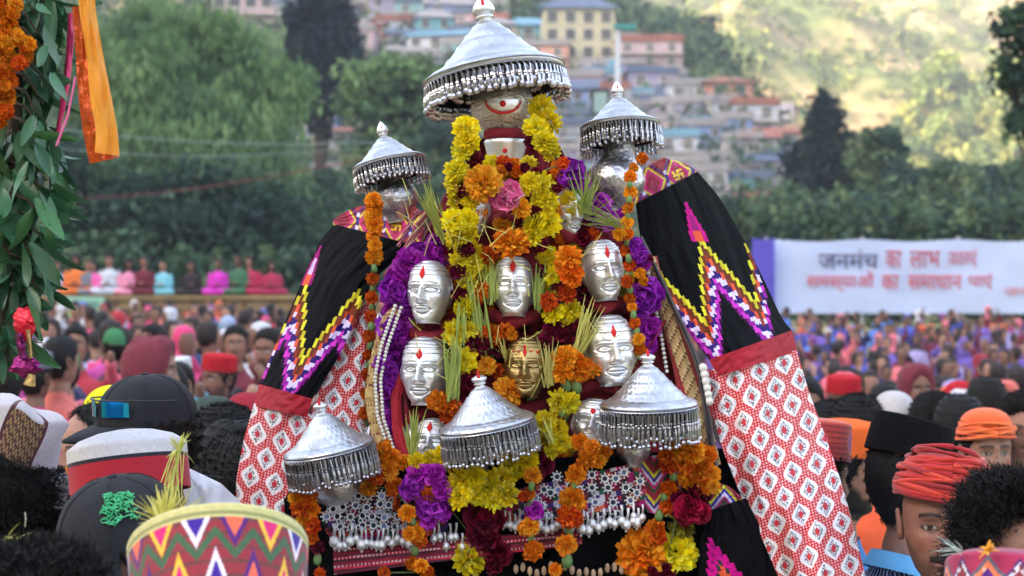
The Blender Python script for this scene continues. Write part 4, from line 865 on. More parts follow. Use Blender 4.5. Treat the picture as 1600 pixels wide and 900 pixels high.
def words(txt, px0, px1, py0, py1, col, name='lettering'):
    cu = bpy.data.curves.new(name, 'FONT'); cu.body = txt; cu.extrude = .004; ob = bpy.data.objects.new(name, cu); COL.objects.link(ob)
    bpy.context.view_layer.update(); me = bpy.data.meshes.new_from_object(ob.evaluated_get(bpy.context.evaluated_depsgraph_get())); bpy.data.objects.remove(ob)
    v = np.empty(len(me.vertices) * 3); me.vertices.foreach_get('co', v); v = v.reshape(-1, 3)
    if not len(v): return
    a, b_ = v.min(0), v.max(0); p0, p1 = P(px0, py1, 46), P(px1, py0, 46)
    n_ = np.stack([p0.x + (v[:, 0] - a[0]) / (b_[0] - a[0]) * (p1.x - p0.x) - bn.location.x, -.07 - v[:, 2], p0.z + (v[:, 1] - a[1]) / (b_[1] - a[1]) * (p1.z - p0.z)], -1)
    me.vertices.foreach_set('co', n_.ravel()); me.materials.clear(); me.materials.append(mat('ink_' + name, col, rough=.6)); me.update(); link(name, me, bn)
words('जनमंच', 1278, 1372, 390, 420, (52, 30, 90)); words('का', 1383, 1408, 392, 418, (200, 60, 80)); words('लाभ', 1421, 1468, 392, 418, (200, 60, 80)); words('उठाएं', 1480, 1526, 388, 418, (200, 60, 80))
words('समस्याओं', 1260, 1365, 424, 456, (216, 70, 84)); words('का', 1377, 1404, 430, 452, (216, 70, 84)); words('समाधान', 1418, 1502, 430, 452, (216, 70, 84)); words('पाएं', 1512, 1550, 426, 452, (216, 70, 84)); words('जनमंच', 1568, 1640, 446, 462, (216, 110, 110))
pb = P(1186, 450, 45.8); m = MB(); m.box((.12, 0, 1.75), (.66, .05, 3.4)); 
for sd in (-.18, .42): m.tube([(sd, .06, 0), (sd, .06, 3.5)], .03, 8)
tag(m.build('violet_screen', mat('violet_cloth', (96, 84, 200), rough=.8, nz=(2, .1)), loc=(pb.x, 45.7, 0)), 'violet blue cloth screen at the left end of the white banner', 'screen')
gb = P(128, 480, 35.8); m = MB(); m.box((0, 0, 0), (1.05, .03, .5), mi=0); m.box((0, -.02, .08), (.8, .012, .05), mi=1); m.box((0, -.02, -.02), (.7, .012, .04), mi=1); m.box((0, -.02, -.15), (1.0, .012, .1), mi=2)
tag(m.build('small_banner', [mat('mint_vinyl', (150, 200, 176), rough=.6), mat('banner_ink', (70, 130, 130), rough=.6), mat('lime_vinyl', (170, 206, 120), rough=.6)], loc=(gb.x, 35.78, gb.z)), 'small pale green banner hung on the terrace wall', 'banner')
# hedge between the terrace and the trees, and below the dark trees behind the banner
for nm, lb, x_a, x_b, Yh, top, n_, sd in [('hedge', 'dark hedge behind the terrace and the left umbrella', -120, 640, 50, 425, 16000, 31), ('hedge', 'dark green thicket right behind the white banner', 1100, 1720, 62, 340, 20000, 32)]:
    bl = []; rq = random.Random(sd); px = x_a
    while px < x_b: bl.append(B(px, top + 40 + rq.uniform(-12, 12), Yh, 48, 62 + rq.uniform(0, 10))); bl.append(B(px + 20, 470, Yh, 50, 30)); px += 34
    V, Fq, C = leaf_cloud(bl, n_, .2, MD + DK, sd); th_ = thing(nm, lb, 'hedge', (bl[0][0], Yh, 0)); V = V - np.array([bl[0][0], Yh, 0]); link('foliage', npmesh('foliage', V, Fq, mLeafDark, C), th_)
    m = MB(); 
    for q in range(0, len(bl), 2):
        if q == 0: m.tube([(bl[q][0] - bl[0][0], 0, 0), (bl[q][0] - bl[0][0], 0, 1.5)], .05, 6)
    m.build('stem', mBark, th_)
# lamp post and roadside sign on the village slope, cables
lp = thing('lamp_post', 'tall pale lamp post rising behind the right umbrella', 'lamp post', (P(962, 450, 60).x, 60, 0)); k = 60 / F
m = MB(); zt_ = P(0, 42, 60).z; m.tube([(0, 0, 0), (.03, 0, zt_ * .5), (.1, 0, zt_)], [.13, .12, .1], 10); m.build('post', mPole, lp, smooth=True)
m = MB(); m.box((.35, 0, zt_), (.9, .3, .16)); m.box((.55, 0, zt_ - .1), (.4, .24, .06)); m.build('lamp_head', mat('lamp_teal', (70, 150, 150), rough=.5), lp)
sg = P(938, 160, 58); st = thing('notice_frame', 'dark framed notice board behind the right umbrella', 'sign', (sg.x, 58, 0)); m = MB()
for a in ((-.3, 0, .08, .06, .9), (.3, 0, .08, .06, .9)): m.box((a[0], 0, sg.z), (a[2], a[3], a[4]))
m.box((0, 0, sg.z + .45), (.68, .06, .08)); m.box((0, 0, sg.z - .45), (.68, .06, .08)); m.tube([(0, .05, 0), (0, .05, sg.z - .4)], .05, 6); m.build('frame', mDarkM, st)
m = MB(); m.box((0, .0, sg.z), (.55, .02, .84)); m.build('panel', mat('sign_panel', (150, 176, 176), rough=.6), st)
for lb, a, b_, c in [('reddish cable strung across in front of the willow', (-40, 318, 30), (640, 232, 30), (120, 56, 60)), ('pale cable strung across in front of the willow', (-40, 180, 31), (600, 222, 31), (130, 150, 150)), ('lower pale cable in front of the willow', (-40, 216, 31), (560, 232, 31), (120, 140, 140))]:
    A_, B_ = P(*a), P(*b_); pts = [A_.lerp(B_, q / 20) + Vector((0, 0, -.25 * math.sin(math.pi * q / 20))) for q in range(21)]; m = MB(); m.tube(pts, .012, 6)
    tag(m.build('cable', mat('cable_sheath', c, rough=.6)), lb, 'cable')
# ------------------------------------------------------------------ the palanquin: materials
mSilver = mat('silver', (236, 238, 244), rough=.38, metal=.92, nz=(9, .08), bump=(75, .3, .003))
mSilverE = mat('embossed_silver', (206, 206, 214), rough=.34, metal=.95, nz=(30, .25), bump=(70, .9, .005))
mSilverD = mat('tarnished_silver', (196, 196, 204), rough=.3, metal=1., nz=(40, .35))
mBrassy = mat('brassy_silver', (226, 216, 204), rough=.42, metal=.85, nz=(25, .18), bump=(150, 1., .005))
mMask = mat('polished_silver', (246, 247, 250), rough=.38, metal=.85, bump=(30, .06, .003), nz=(14, .08))
mGold = mat('worn_gilt', (186, 160, 108), rough=.46, metal=1., nz=(18, .3), bump=(60, .25, .004))
mCrim = mat('crimson_cloth', (136, 14, 38), rough=.75, nz=(9, .25), bump=(22, .7, .02))
mRed = mat('red_cloth', (166, 14, 36), rough=.8, nz=(14, .18), bump=(40, .45, .008))
mVerm = mat('vermilion_paste', (206, 30, 34), rough=.8)
mBlackCl = mat('black_wool', src='attr', rough=.95, bump=(160, .5, .003), nz2=(30, .15), spec=.12)
mMirCl = mat('mirror_work_cloth', src='attr', rough=.6, bump=(260, .5, .003))
mWood = mat('carved_wood', (90, 56, 36), rough=.6, nz=(8, .3), bump=(30, .4, .01))
mGoldTh = mat('gold_thread', (190, 158, 96), rough=.45, metal=.5, nz=(60, .35), bump=(150, .8, .006))
mBead = mat('white_beads', (226, 222, 214), rough=.3)
mStringG = mat('garland_thread', (96, 110, 60), rough=.8)
K3 = 3.0 / F
mGapDark = mat('gap_dark', (34, 30, 34), rough=.9)  # near-black sheet added inside the umbrellas so fringe gaps look black
mCanopy = mat('chased_silver', (206, 208, 214), rough=.34, metal=.95, nz=(3, .28)); _n = mCanopy.node_tree; _N, _L = _n.nodes, _n.links
_tc = _N.new('ShaderNodeTexCoord'); _sp = _N.new('ShaderNodeSeparateXYZ'); _L.new(_tc.outputs['Object'], _sp.inputs[0]); _at = _N.new('ShaderNodeMath'); _at.operation = 'ARCTAN2'; _L.new(_sp.outputs[1], _at.inputs[0]); _L.new(_sp.outputs[0], _at.inputs[1])
def _m(op, a, b_=None):
    n_ = _N.new('ShaderNodeMath'); n_.operation = op
    for i_, x_ in enumerate((a, b_)):
        if x_ is None: continue
        if isinstance(x_, (int, float)): n_.inputs[i_].default_value = x_
        else: _L.new(x_, n_.inputs[i_])
    return n_.outputs[0]
_pet = _m('ABSOLUTE', _m('SINE', _m('ADD', _m('MULTIPLY', _at.outputs[0], 14.), _m('MULTIPLY', _m('FLOOR', _m('MULTIPLY', _sp.outputs[2], 11.)), 1.57)))); _rg = _m('SINE', _m('MULTIPLY', _sp.outputs[2], 69.)); _ns = _N.new('ShaderNodeTexNoise'); _ns.inputs['Scale'].default_value = 7; _ns.inputs['Detail'].default_value = 5; _L.new(_tc.outputs['Object'], _ns.inputs[0])
_hs = _m('ADD', _m('ADD', _m('MULTIPLY', _pet, .5), _m('MULTIPLY', _rg, .16)), _m('MULTIPLY', _ns.outputs[0], 1.1)); _bp = _N.new('ShaderNodeBump'); _bp.inputs['Strength'].default_value = .55; _bp.inputs['Distance'].default_value = .002; _L.new(_hs, _bp.inputs['Height']); _L.new(_bp.outputs[0], _N['Principled BSDF'].inputs['Normal'])
# ------------------------------------------------------------------ flowers
def flower_me(name, cols, npet, Lp, wp, amax, ruffle, cup, seed, inner=.25, core=None, cols2=None):
    rs = np.random.RandomState(seed); V = []; Fq = []; C = []
    cc = [np.array(lin(c)) for c in cols]
    for k in range(npet):
        f = (k + .5) / npet; ph = math.acos(1 - f * (1 - math.cos(R(amax)))); az = k * 2.39996 + rs.normal() * .12
        d = np.array([math.sin(ph) * math.cos(az), math.sin(ph) * math.sin(az), math.cos(ph)]); t = np.array([-math.sin(az), math.cos(az), 0]); n = np.cross(d, t)
        ln = Lp * rs.uniform(.82, 1.12); col = cc[rs.randint(len(cc))] * rs.uniform(.88, 1.08); o = len(V) // 1
        tw = rs.normal() * .35; t2 = t * math.cos(tw) + n * math.sin(tw); n2 = np.cross(d, t2)
        for i, (s, w_) in enumerate(((inner, .45), (.6, .9), (.86, 1.), (1., .62))):
            for j in (-1, 0, 1):
                p = d * ln * s + t2 * j * wp * w_ * .5 + n2 * ((abs(j) * cup * wp) * s + (ruffle * rs.normal() * (s > .5))) + d * (.06 * (j == 0) * (s > .9)); V.append(p)
        for i in range(3):
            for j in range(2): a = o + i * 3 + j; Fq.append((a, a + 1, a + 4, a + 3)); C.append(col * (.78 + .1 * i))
    V = np.array(V); 
    me = npmesh(name, V, np.array(Fq), mPetal, np.array(C), True); return me
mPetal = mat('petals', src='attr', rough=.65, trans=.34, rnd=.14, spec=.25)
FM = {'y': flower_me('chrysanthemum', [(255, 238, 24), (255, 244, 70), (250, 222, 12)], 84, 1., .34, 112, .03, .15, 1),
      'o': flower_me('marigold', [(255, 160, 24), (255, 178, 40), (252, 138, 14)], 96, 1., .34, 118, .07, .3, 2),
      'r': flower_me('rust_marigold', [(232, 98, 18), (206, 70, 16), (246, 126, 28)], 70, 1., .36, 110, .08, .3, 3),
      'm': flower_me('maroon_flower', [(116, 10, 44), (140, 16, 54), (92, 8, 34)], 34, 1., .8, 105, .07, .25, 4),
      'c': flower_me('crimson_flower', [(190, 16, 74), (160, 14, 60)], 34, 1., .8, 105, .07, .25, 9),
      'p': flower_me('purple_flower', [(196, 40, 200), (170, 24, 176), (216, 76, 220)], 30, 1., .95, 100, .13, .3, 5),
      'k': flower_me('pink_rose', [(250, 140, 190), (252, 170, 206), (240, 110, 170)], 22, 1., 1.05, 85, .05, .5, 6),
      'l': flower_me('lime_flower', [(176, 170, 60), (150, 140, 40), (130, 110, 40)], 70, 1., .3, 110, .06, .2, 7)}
FV = {k_: [FM[k_]] for k_ in FM}
FV['y'] += [flower_me('chrysanthemum', [(255, 232, 30), (250, 240, 90), (236, 214, 20)], 62, 1., .3, 100, .06, .1, 21, .3), flower_me('chrysanthemum', [(250, 226, 20), (230, 210, 40)], 96, .95, .3, 126, .05, .2, 22)]
FV['o'] += [flower_me('marigold', [(252, 150, 24), (240, 120, 14)], 70, 1., .4, 104, .1, .4, 23), flower_me('marigold', [(255, 186, 44), (255, 160, 30)], 120, .95, .28, 128, .06, .2, 24)]
FV['p'] += [flower_me('purple_flower', [(190, 60, 216), (160, 30, 190)], 22, 1.05, 1.1, 88, .2, .4, 25)]
FV['m'] += [flower_me('maroon_flower', [(130, 14, 50), (96, 8, 36)], 24, 1., .95, 90, .12, .4, 26)]
gm_ = MB(); gm_.lathe([(.25, -1), (.6, -.7), (.7, 0), (.5, .8), (.2, 1.1)], 7, cap=True); FM['g'] = gm_.mesh('calyx', mat('calyx_green', (104, 136, 78), rough=.6, rnd=.2), True)
FN = {'y': 'chrysanthemum', 'o': 'marigold', 'r': 'rust_marigold', 'm': 'maroon_flower', 'c': 'crimson_flower', 'p': 'purple_flower', 'k': 'pink_rose', 'l': 'lime_flower', 'g': 'calyx'}
frnd = random.Random(5)
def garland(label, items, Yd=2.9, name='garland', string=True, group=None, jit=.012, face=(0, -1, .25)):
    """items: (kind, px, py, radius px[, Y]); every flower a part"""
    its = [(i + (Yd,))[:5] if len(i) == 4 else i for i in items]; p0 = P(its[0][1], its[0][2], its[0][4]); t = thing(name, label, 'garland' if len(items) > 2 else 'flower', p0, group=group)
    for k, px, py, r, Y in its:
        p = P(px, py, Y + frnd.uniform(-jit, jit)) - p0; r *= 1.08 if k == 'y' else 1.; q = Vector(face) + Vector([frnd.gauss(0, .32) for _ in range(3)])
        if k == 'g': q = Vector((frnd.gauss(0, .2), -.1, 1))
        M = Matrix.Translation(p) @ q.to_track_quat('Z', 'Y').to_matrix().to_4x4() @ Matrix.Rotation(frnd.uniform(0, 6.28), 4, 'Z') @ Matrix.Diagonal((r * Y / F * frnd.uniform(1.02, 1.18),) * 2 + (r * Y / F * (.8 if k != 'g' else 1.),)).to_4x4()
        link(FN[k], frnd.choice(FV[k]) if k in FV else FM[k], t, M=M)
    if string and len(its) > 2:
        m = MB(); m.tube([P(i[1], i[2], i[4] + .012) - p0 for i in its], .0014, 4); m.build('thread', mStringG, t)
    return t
# ------------------------------------------------------------------ cloth sheets
def resample(pts, n):
    pts = np.array(pts, float); d = np.r_[0, np.cumsum(np.linalg.norm(np.diff(pts[:, :2], axis=0), axis=1))]; u = np.linspace(0, d[-1], n)
    out = np.stack([np.interp(u, d, pts[:, i]) for i in range(pts.shape[1])], 1)
    k = max(1, n // 30); ker = np.ones(2 * k + 1) / (2 * k + 1)     # round the corners
    for i in range(out.shape[1]):
        pad = np.r_[2 * out[0, i] - out[k:0:-1, i], out[:, i], 2 * out[-1, i] - out[-2:-k - 2:-1, i]]; out[:, i] = np.convolve(pad, ker, 'valid')
    return out
def sheet(name, L_, R_, nv, nu, colf, material, parent, bulge=.03, wr=.004, wsc=(14, 5), seed=1, org=None, thick=0.):
    """cloth between two edges given as (px, py, Y); colf(px, py) -> colours"""
    A, B_ = resample(L_, nv), resample(R_, nv); u = np.linspace(0, 1, nu)[None, :, None]; G = A[:, None, :] * (1 - u) + B_[:, None, :] * u
    vv = np.linspace(0, 1, nv)[:, None] + 0 * u[:, :, 0]; uu = u[:, :, 0] + 0 * vv
    Yw = G[:, :, 2] - bulge * np.sin(np.pi * uu) + wr * (vnoise(uu * wsc[0] + vv * 4 + 9, vv * wsc[1] + 9, seed) - .5) * 2 + wr * .6 * (vnoise(uu * wsc[0] * 2.3 + 5, vv * wsc[1] * 2 + uu * 7 + 9, seed + 3) - .5)
    V = np.stack([(G[:, :, 0] - 800) / F * Yw, Yw, H + (450 - G[:, :, 1]) / F * Yw], -1).reshape(-1, 3)
    if org is not None: V = V - np.array(org)
    j, i = np.meshgrid(np.arange(nu - 1), np.arange(nv - 1)); a = (i * nu + j).ravel(); Fq = np.stack([a, a + nu, a + nu + 1, a + 1], -1)
    c = (G[:-1, :-1] + G[1:, 1:]) / 2; C = colf(c[:, :, 0].ravel(), c[:, :, 1].ravel()) if colf else None
    return link(name, npmesh(name, V, Fq, material, C, True), parent)
def pick(cond, vals, default):
    out = np.tile(np.array(default), (len(cond[0]), 1))
    for c, v in zip(cond[::-1], vals[::-1]): out[c] = v
    return out
LC = lambda *c: np.array(lin(c))
BLK = LC(11, 12, 16)
def zig_colors(px, py, shear, y0, zx, zy, spear=None, cx=5., cy=5.5):
    xs = px + shear * (py - y0); xq = (np.floor(xs / cx) + .5) * cx; yb = np.interp(xq, zx, zy, left=9999, right=9999); yb = np.round(yb / cy) * cy; d = (py - yb) / 1.12
    chk = (np.floor(xs / cx) + np.floor(d / 11)).astype(int) % 2 == 0; al = (np.floor(xs / cx)).astype(int) % 2 == 0
    C = np.tile(BLK, (len(px), 1))
    def put(lo, hi, col, m=None):
        q = (d >= lo) & (d < hi); q = q & m if m is not None else q; C[q] = col
    put(0, 13, LC(228, 222, 60)); put(0, 13, LC(206, 190, 50), al); put(13, 27, LC(110, 54, 36)); put(27, 37, LC(226, 92, 60)); put(27, 37, LC(150, 60, 40), al)
    put(37, 60, LC(222, 206, 240), chk); put(37, 60, LC(52, 32, 110), ~chk); put(60, 76, LC(206, 60, 190)); put(60, 76, LC(150, 30, 150), chk); put(76, 82, LC(60, 20, 60))
    if spear:
        sx, s0, s1, w0, colA, colB = spear; t = (py - s0) / (s1 - s0); hw = np.clip(np.floor(t * 5 + 1) / 5, 0, 1) * w0; q = (t > 0) & (t < 1.1) & (np.abs(xs - sx) < hw)
        C[q] = LC(*colA); q2 = q & (np.abs(xs - sx) < hw * .45) & (t > .35); C[q2] = LC(*colB); C[q & (t > .8) & (np.abs(xs - sx) < hw * .5)] = LC(226, 92, 60)
    return C
def ogee(px, py, ax_, ay_, hx, hy, ox, oy):
    det = ax_ * hy - ay_ * hx; dx, dy = px - ox, py - oy; s = (dx * hy - dy * hx) / det; t = (ax_ * dy - ay_ * dx) / det
    k = np.floor(s + .5); s1 = s - k; w_ = .25 + .25 * np.cos(2 * np.pi * t); dd = np.abs(np.abs(s1) - w_)
    inA = np.abs(s1) < w_                                  # centred cell, else the half-shifted one
    cs = np.where(inA, s1, s1 - .5 * np.sign(s1)); ct = np.where(inA, t - np.round(t), t - np.floor(t) - .5)
    C = np.tile(LC(240, 234, 236), (len(px), 1))
    ring = np.abs(cs) / .30 + np.abs(ct) / .30; sq = ((np.floor(cs * 22) + np.floor(ct * 40)) % 2 == 0)
    rs_ = np.random.RandomState(3).rand(97); hv = rs_[((np.floor(cs * 22) * 13 + np.floor(ct * 40) * 7 + np.floor(s) * 5 + np.floor(t) * 11).astype(int)) % 97]
    q = (ring > .42) & (ring < .8) & (hv > .3); C[q] = np.array([LC(120, 120, 128), LC(90, 92, 100), LC(160, 164, 170)])[((hv[q] * 77).astype(int)) % 3]
    C[(np.abs(cs) / .12 + np.abs(ct) / .11) < 1] = LC(196, 18, 44)
    thr = .14 * np.sqrt(1 + 1.1 * np.sin(2 * np.pi * t) ** 2); band = dd < thr; C[band] = LC(200, 24, 34); dot = band & ((np.floor(s * 17) % 2 == 0) & (np.floor(t * 30) % 2 == 0)) & (dd < thr - .035); C[dot] = LC(236, 190, 190)
    C[(dd > thr - .015) & (dd < thr + .015)] = LC(236, 224, 226)
    return C
def border(px, py, ox, oy, ang=0.):
    c, s = math.cos(ang), math.sin(ang); x = (px - ox) * c + (py - oy) * s; y = -(px - ox) * s + (py - oy) * c; cx = (x / 42.) % 1. - .5; cy = y / 44. ; d = np.abs(cx) * 1.25 + np.abs(cy); q = np.floor(d * 9)
    C = np.tile(LC(150, 24, 60), (len(px), 1)); C[(q == 5)] = LC(226, 214, 60); C[q == 4] = LC(214, 40, 140); C[q == 3] = LC(190, 30, 90); C[(q == 2)] = LC(140, 20, 50); C[q == 7] = LC(70, 40, 130)
    g = np.abs((x / 42.) % 1.) < .12; C[g & (np.abs(cy) < .3)] = LC(220, 210, 236); C[g & (np.abs(cy) < .15)] = LC(60, 40, 140); C[q > 8] = LC(170, 60, 60)
    # emblem
    a = np.round(cx * 42 / 3.2); b = np.round(cy * 44 / 3.2); near = (np.abs(cx) < .2) & (np.abs(cy) < .2)
    on = ((a == 0) & (np.abs(b) <= 2)) | ((b == 0) & (np.abs(a) <= 2)) | ((b == -2) & (a >= 0) & (a <= 2)) | ((b == 2) & (a <= 0) & (a >= -2)) | ((a == -2) & (b <= 0) & (b >= -2)) | ((a == 2) & (b >= 0) & (b <= 2))
    C[near & on & (((x / 42.) // 1.) == 0)] = LC(240, 200, 50)
    return C
# ---- right drape
dr = thing('shawl', 'right shoulder shawl, black wool with zigzag weaving over a red and white mirror-work cloth', 'shawl', P(1100, 450, 3.1)); o_ = tuple(dr.location)
sheet('black_panel', [(993, 318, 3.03), (1000, 370, 3.0), (1020, 420, 2.97), (1050, 475, 2.95), (1080, 525, 2.93), (1108, 562, 2.92)], [(1090, 268, 3.22), (1122, 305, 3.24), (1158, 366, 3.23), (1194, 438, 3.2), (1222, 498, 3.16), (1237, 516, 3.13)], 130, 150,
      lambda x, y: zig_colors(x, y, -.38, 400, [1020, 1032, 1062, 1103, 1155, 1176], [420, 442, 496, 366, 470, 360], (1082 + 21, 316, 372, 13, (196, 24, 130), (150, 30, 110))), mBlackCl, dr, bulge=.07, wr=.006, org=o_)
sheet('woven_border', [(1035, 246, 3.1), (1008, 262, 3.05), (990, 290, 3.04), (992, 319, 3.03)], [(1042, 247, 3.12), (1070, 255, 3.18), (1082, 262, 3.2), (1091, 269, 3.22)], 46, 60, lambda x, y: border(x, y, 1040, 280, -.35), mClothA, dr, bulge=.02, org=o_)
sheet('red_band', [(1108, 562, 2.915), (1122, 588, 2.91)], [(1237, 516, 3.128), (1246, 549, 3.12)], 14, 60, None, mRed, dr, bulge=.075, wr=.004, org=o_)
sheet('mirror_work_panel', [(1100, 580, 2.93), (1112, 640, 2.92), (1128, 700, 2.9), (1160, 780, 2.87), (1190, 840, 2.85), (1222, 915, 2.83), (1245, 960, 2.82)], [(1245, 547, 3.12), (1262, 606, 3.1), (1286, 672, 3.06), (1312, 745, 3.02), (1332, 815, 2.98), (1356, 915, 2.93), (1370, 960, 2.92)], 330, 170,
      lambda x, y: ogee(x, y, 38, -13.5, 13, 66, 1187, 580), mMirCl, dr, bulge=.08, wr=.015, wsc=(7, 3), org=o_)
m = MB(); rb = resample([(1096, 575, 2.9), (1108, 640, 2.89), (1100, 600, 2.89)][:2] + [(1112, 690, 2.87)], 12)
for a in rb[:6]: m.ball(P(a[0] + 2, a[1], a[2]) - dr.location, .009, 8, 6)
m.build('pompoms', mBead, dr, smooth=True)
# ---- left drape
dl = thing('shawl', 'left shoulder shawl, black wool with zigzag weaving over a red and white mirror-work cloth', 'shawl', P(500, 450, 3.1)); o_ = tuple(dl.location)
sheet('black_panel', [(522, 350, 3.22), (500, 376, 3.23), (478, 425, 3.22), (454, 482, 3.2), (430, 540, 3.16), (405, 601, 3.12)], [(652, 384, 3.0), (612, 412, 2.99), (578, 442, 2.98), (556, 500, 2.96), (528, 560, 2.95), (488, 624, 2.94)], 130, 150,
      lambda x, y: zig_colors(x, y, .40, 450, [440, 462, 475, 517, 560, 575], [640, 560, 437, 556, 450, 470], (475, 384, 440, 9, (150, 30, 110), (206, 190, 236))), mBlackCl, dl, bulge=.06, wr=.006, org=o_)
sheet('woven_border', [(520, 346, 3.22), (530, 336, 3.2), (560, 322, 3.16), (600, 312, 3.1), (640, 318, 3.05), (668, 336, 3.0)], [(521, 353, 3.22), (532, 356, 3.19), (560, 366, 3.14), (600, 378, 3.06), (630, 394, 3.0), (654, 386, 2.985)], 150, 40, lambda x, y: border(x, y, 598, 350, .12), mClothA, dl, bulge=.0, wr=.003, org=o_)
sheet('red_band', [(405, 600, 3.115), (396, 634, 3.1)], [(488, 623, 2.935), (480, 652, 2.93)], 14, 40, None, mRed, dl, bulge=.065, wr=.004, org=o_)
sheet('mirror_work_panel', [(397, 630, 3.11), (380, 690, 3.08), (369, 750, 3.05), (368, 820, 3.02), (372, 900, 3.0)], [(490, 648, 2.94), (492, 700, 2.93), (488, 750, 2.92), (480, 810, 2.91), (470, 900, 2.9)], 230, 110, lambda x, y: ogee(x, y, 38, 12, -11, 66, 440, 690), mMirCl, dl, bulge=.06, wr=.014, wsc=(6, 4), seed=4, org=o_)
sheet('mirror_work_panel', [(582, 432, 3.02), (548, 500, 3.0), (520, 570, 2.99), (488, 630, 2.98), (478, 700, 2.97), (470, 790, 2.96)], [(588, 430, 3.0), (586, 520, 2.985), (580, 600, 2.98), (574, 680, 2.97), (566, 740, 2.96), (556, 790, 2.95)], 280, 90, lambda x, y: ogee(x, y, 36, 5, -9, 64, 530, 560), mMirCl, dl, bulge=.012, wr=.006, wsc=(5, 4), seed=6, org=o_)
# ---- body of the palanquin
pl = thing('palanquin', 'crimson cloth covered festival palanquin carrying the silver masks and umbrellas', 'palanquin', (P(815, 450, 3.2).x, 3.2, 0))
m = MB(); rings = []
for py, xl, xr, yf, yb in [(215, 745, 870, 3.1, 3.22), (250, 728, 890, 3.08, 3.26), (300, 690, 930, 3.04, 3.34), (360, 655, 985, 3.02, 3.4), (440, 615, 1040, 3.0, 3.46), (520, 592, 1070, 2.99, 3.5), (600, 575, 1090, 2.98, 3.52), (700, 560, 1105, 2.96, 3.54), (780, 520, 1130, 2.93, 3.55), (950, 500, 1150, 2.92, 3.56)]:
    r_ = []; cx = (xl + xr) / 2; hw = (xr - xl) / 2
    for q in range(64):
        a = 2 * math.pi * q / 64; c, s = math.cos(a), math.sin(a); e = .55; x = cx + hw * np.sign(c) * abs(c) ** e; yy = (yf + yb) / 2 - (yb - yf) / 2 * np.sign(s) * abs(s) ** e + .012 * math.sin(q * 2.1 + py * .03)
        p = P(x, py, yf); r_.append((p.x - pl.location.x, yy - 3.2, p.z))
    rings.append(r_)
m.loft(rings); m.build('cloth_body', mCrim, pl, smooth=True)
for sx in (-.17, .17):
    m = MB(); m.tube([(sx, -2.0, 1.36), (sx, 2.0, 1.36)], .035, 10); m.build('carrying_pole', mWood, pl, smooth=True)
m = MB(); m.box((0, .08, 1.4), (.66, .56, .08)); m.build('frame', mWood, pl)
# crimson rolls under the masks
m = MB()
for a in [[(640, 520, 2.95), (670, 530, 2.92), (705, 520, 2.94)], [(765, 492, 2.95), (805, 502, 2.92), (845, 492, 2.95)], [(915, 472, 2.96), (945, 480, 2.93), (975, 468, 2.96)], [(905, 610, 2.95), (880, 620, 2.94), (930, 600, 2.94), (975, 612, 2.95)], [(620, 640, 2.97), (650, 650, 2.95), (690, 640, 2.95)], [(790, 630, 2.95), (822, 640, 2.93), (850, 632, 2.95)], [(860, 340, 3.0), (890, 372, 2.96), (920, 368, 2.98)], [(755, 350, 3.0), (790, 340, 2.96), (810, 350, 2.98)], [(640, 660, 2.93), (630, 600, 2.95), (642, 690, 2.93)]]:
    m = MB(); m.tube([P(*q) - pl.location for q in a], [.011, .016, .011, .009][:len(a)], 8); m.build('crimson_roll', mCrim, pl, smooth=True)
# crowning pots
def ontop(label, px, py, Y, prof, material, name='pot', n=40, cat='pot', tilt=(0, 0), **k):
    p = P(px, py, Y); t = thing(name, label, cat, p, (R(tilt[0]), R(tilt[1]), 0)); m = MB(); m.lathe([(r * Y / F, z * Y / F) for r, z in prof], n, **k); m.build('body', material, t, smooth=True); return t
kp = ontop('round crowning pot with a red painted crescent under the tall umbrella', 786, 205, 3.05, [(0.5, 2), (30, 0), (31, 4), (40, 12), (48, 24), (51, 36), (50, 48), (42, 62), (34, 72), (30, 84), (28, 100), (0.5, 102)], mBrassy)
kk = 3.05 / F; m = MB()
def onpot(x, z): # point on the bulb facing the camera
    r = np.interp(z, [0, 4, 12, 24, 36, 48, 62, 72], [30, 31, 40, 48, 51, 50, 42, 34]) + 1.2; return Vector((x * kk, -math.sqrt(max(r * r - x * x, 1)) * kk, z * kk))
m.tube([onpot(28 * math.sin(a), 44 - 21 * math.cos(a)) for a in [R(-88 + 17.6 * q) for q in range(11)]], [.0006, .0016, .0022, .0026, .0028, .0028, .0028, .0026, .0022, .0016, .0006], 6); m.build('painted_crescent', mVerm, kp, smooth=True)
m = MB(); m.ball(onpot(0, 37), .0065, 8, 6); m.build('painted_dot', mVerm, kp, smooth=True)
m = MB(); m.loft([[onpot(24 * math.sin(a) * s_, 44 - 17 * math.cos(a) * s_) + Vector((0, -.0006, 0)) for a in [R(-90 + 18 * q) for q in range(11)]] for s_ in (1., .7, .4, .05)], cap=False, closed=False); m.build('silver_inlay', mMask, kp)
nk = ontop('polished silver collar below the crowning pot, tied with maroon cloth', 790, 268, 3.04, [(24, 0), (26, 3), (28, 20), (31, 34), (33, 42), (34, 46), (31, 50)], mMask, name='collar')
m = MB(); m.lathe([(32.5 * kk, 50 * kk), (34 * kk, 53 * kk), (34 * kk, 62 * kk), (31 * kk, 65 * kk)], 36); m.build('cloth_tie', mCrim, nk, smooth=True)
m = MB(); m.ball((-1 * kk, -30 * kk, 30 * kk), .005, 8, 6); m.build('dot', mVerm, nk); m = MB(); m.ball((2 * kk, -29 * kk, 15 * kk), .0042, 8, 6); m.build('dot', mVerm, nk)
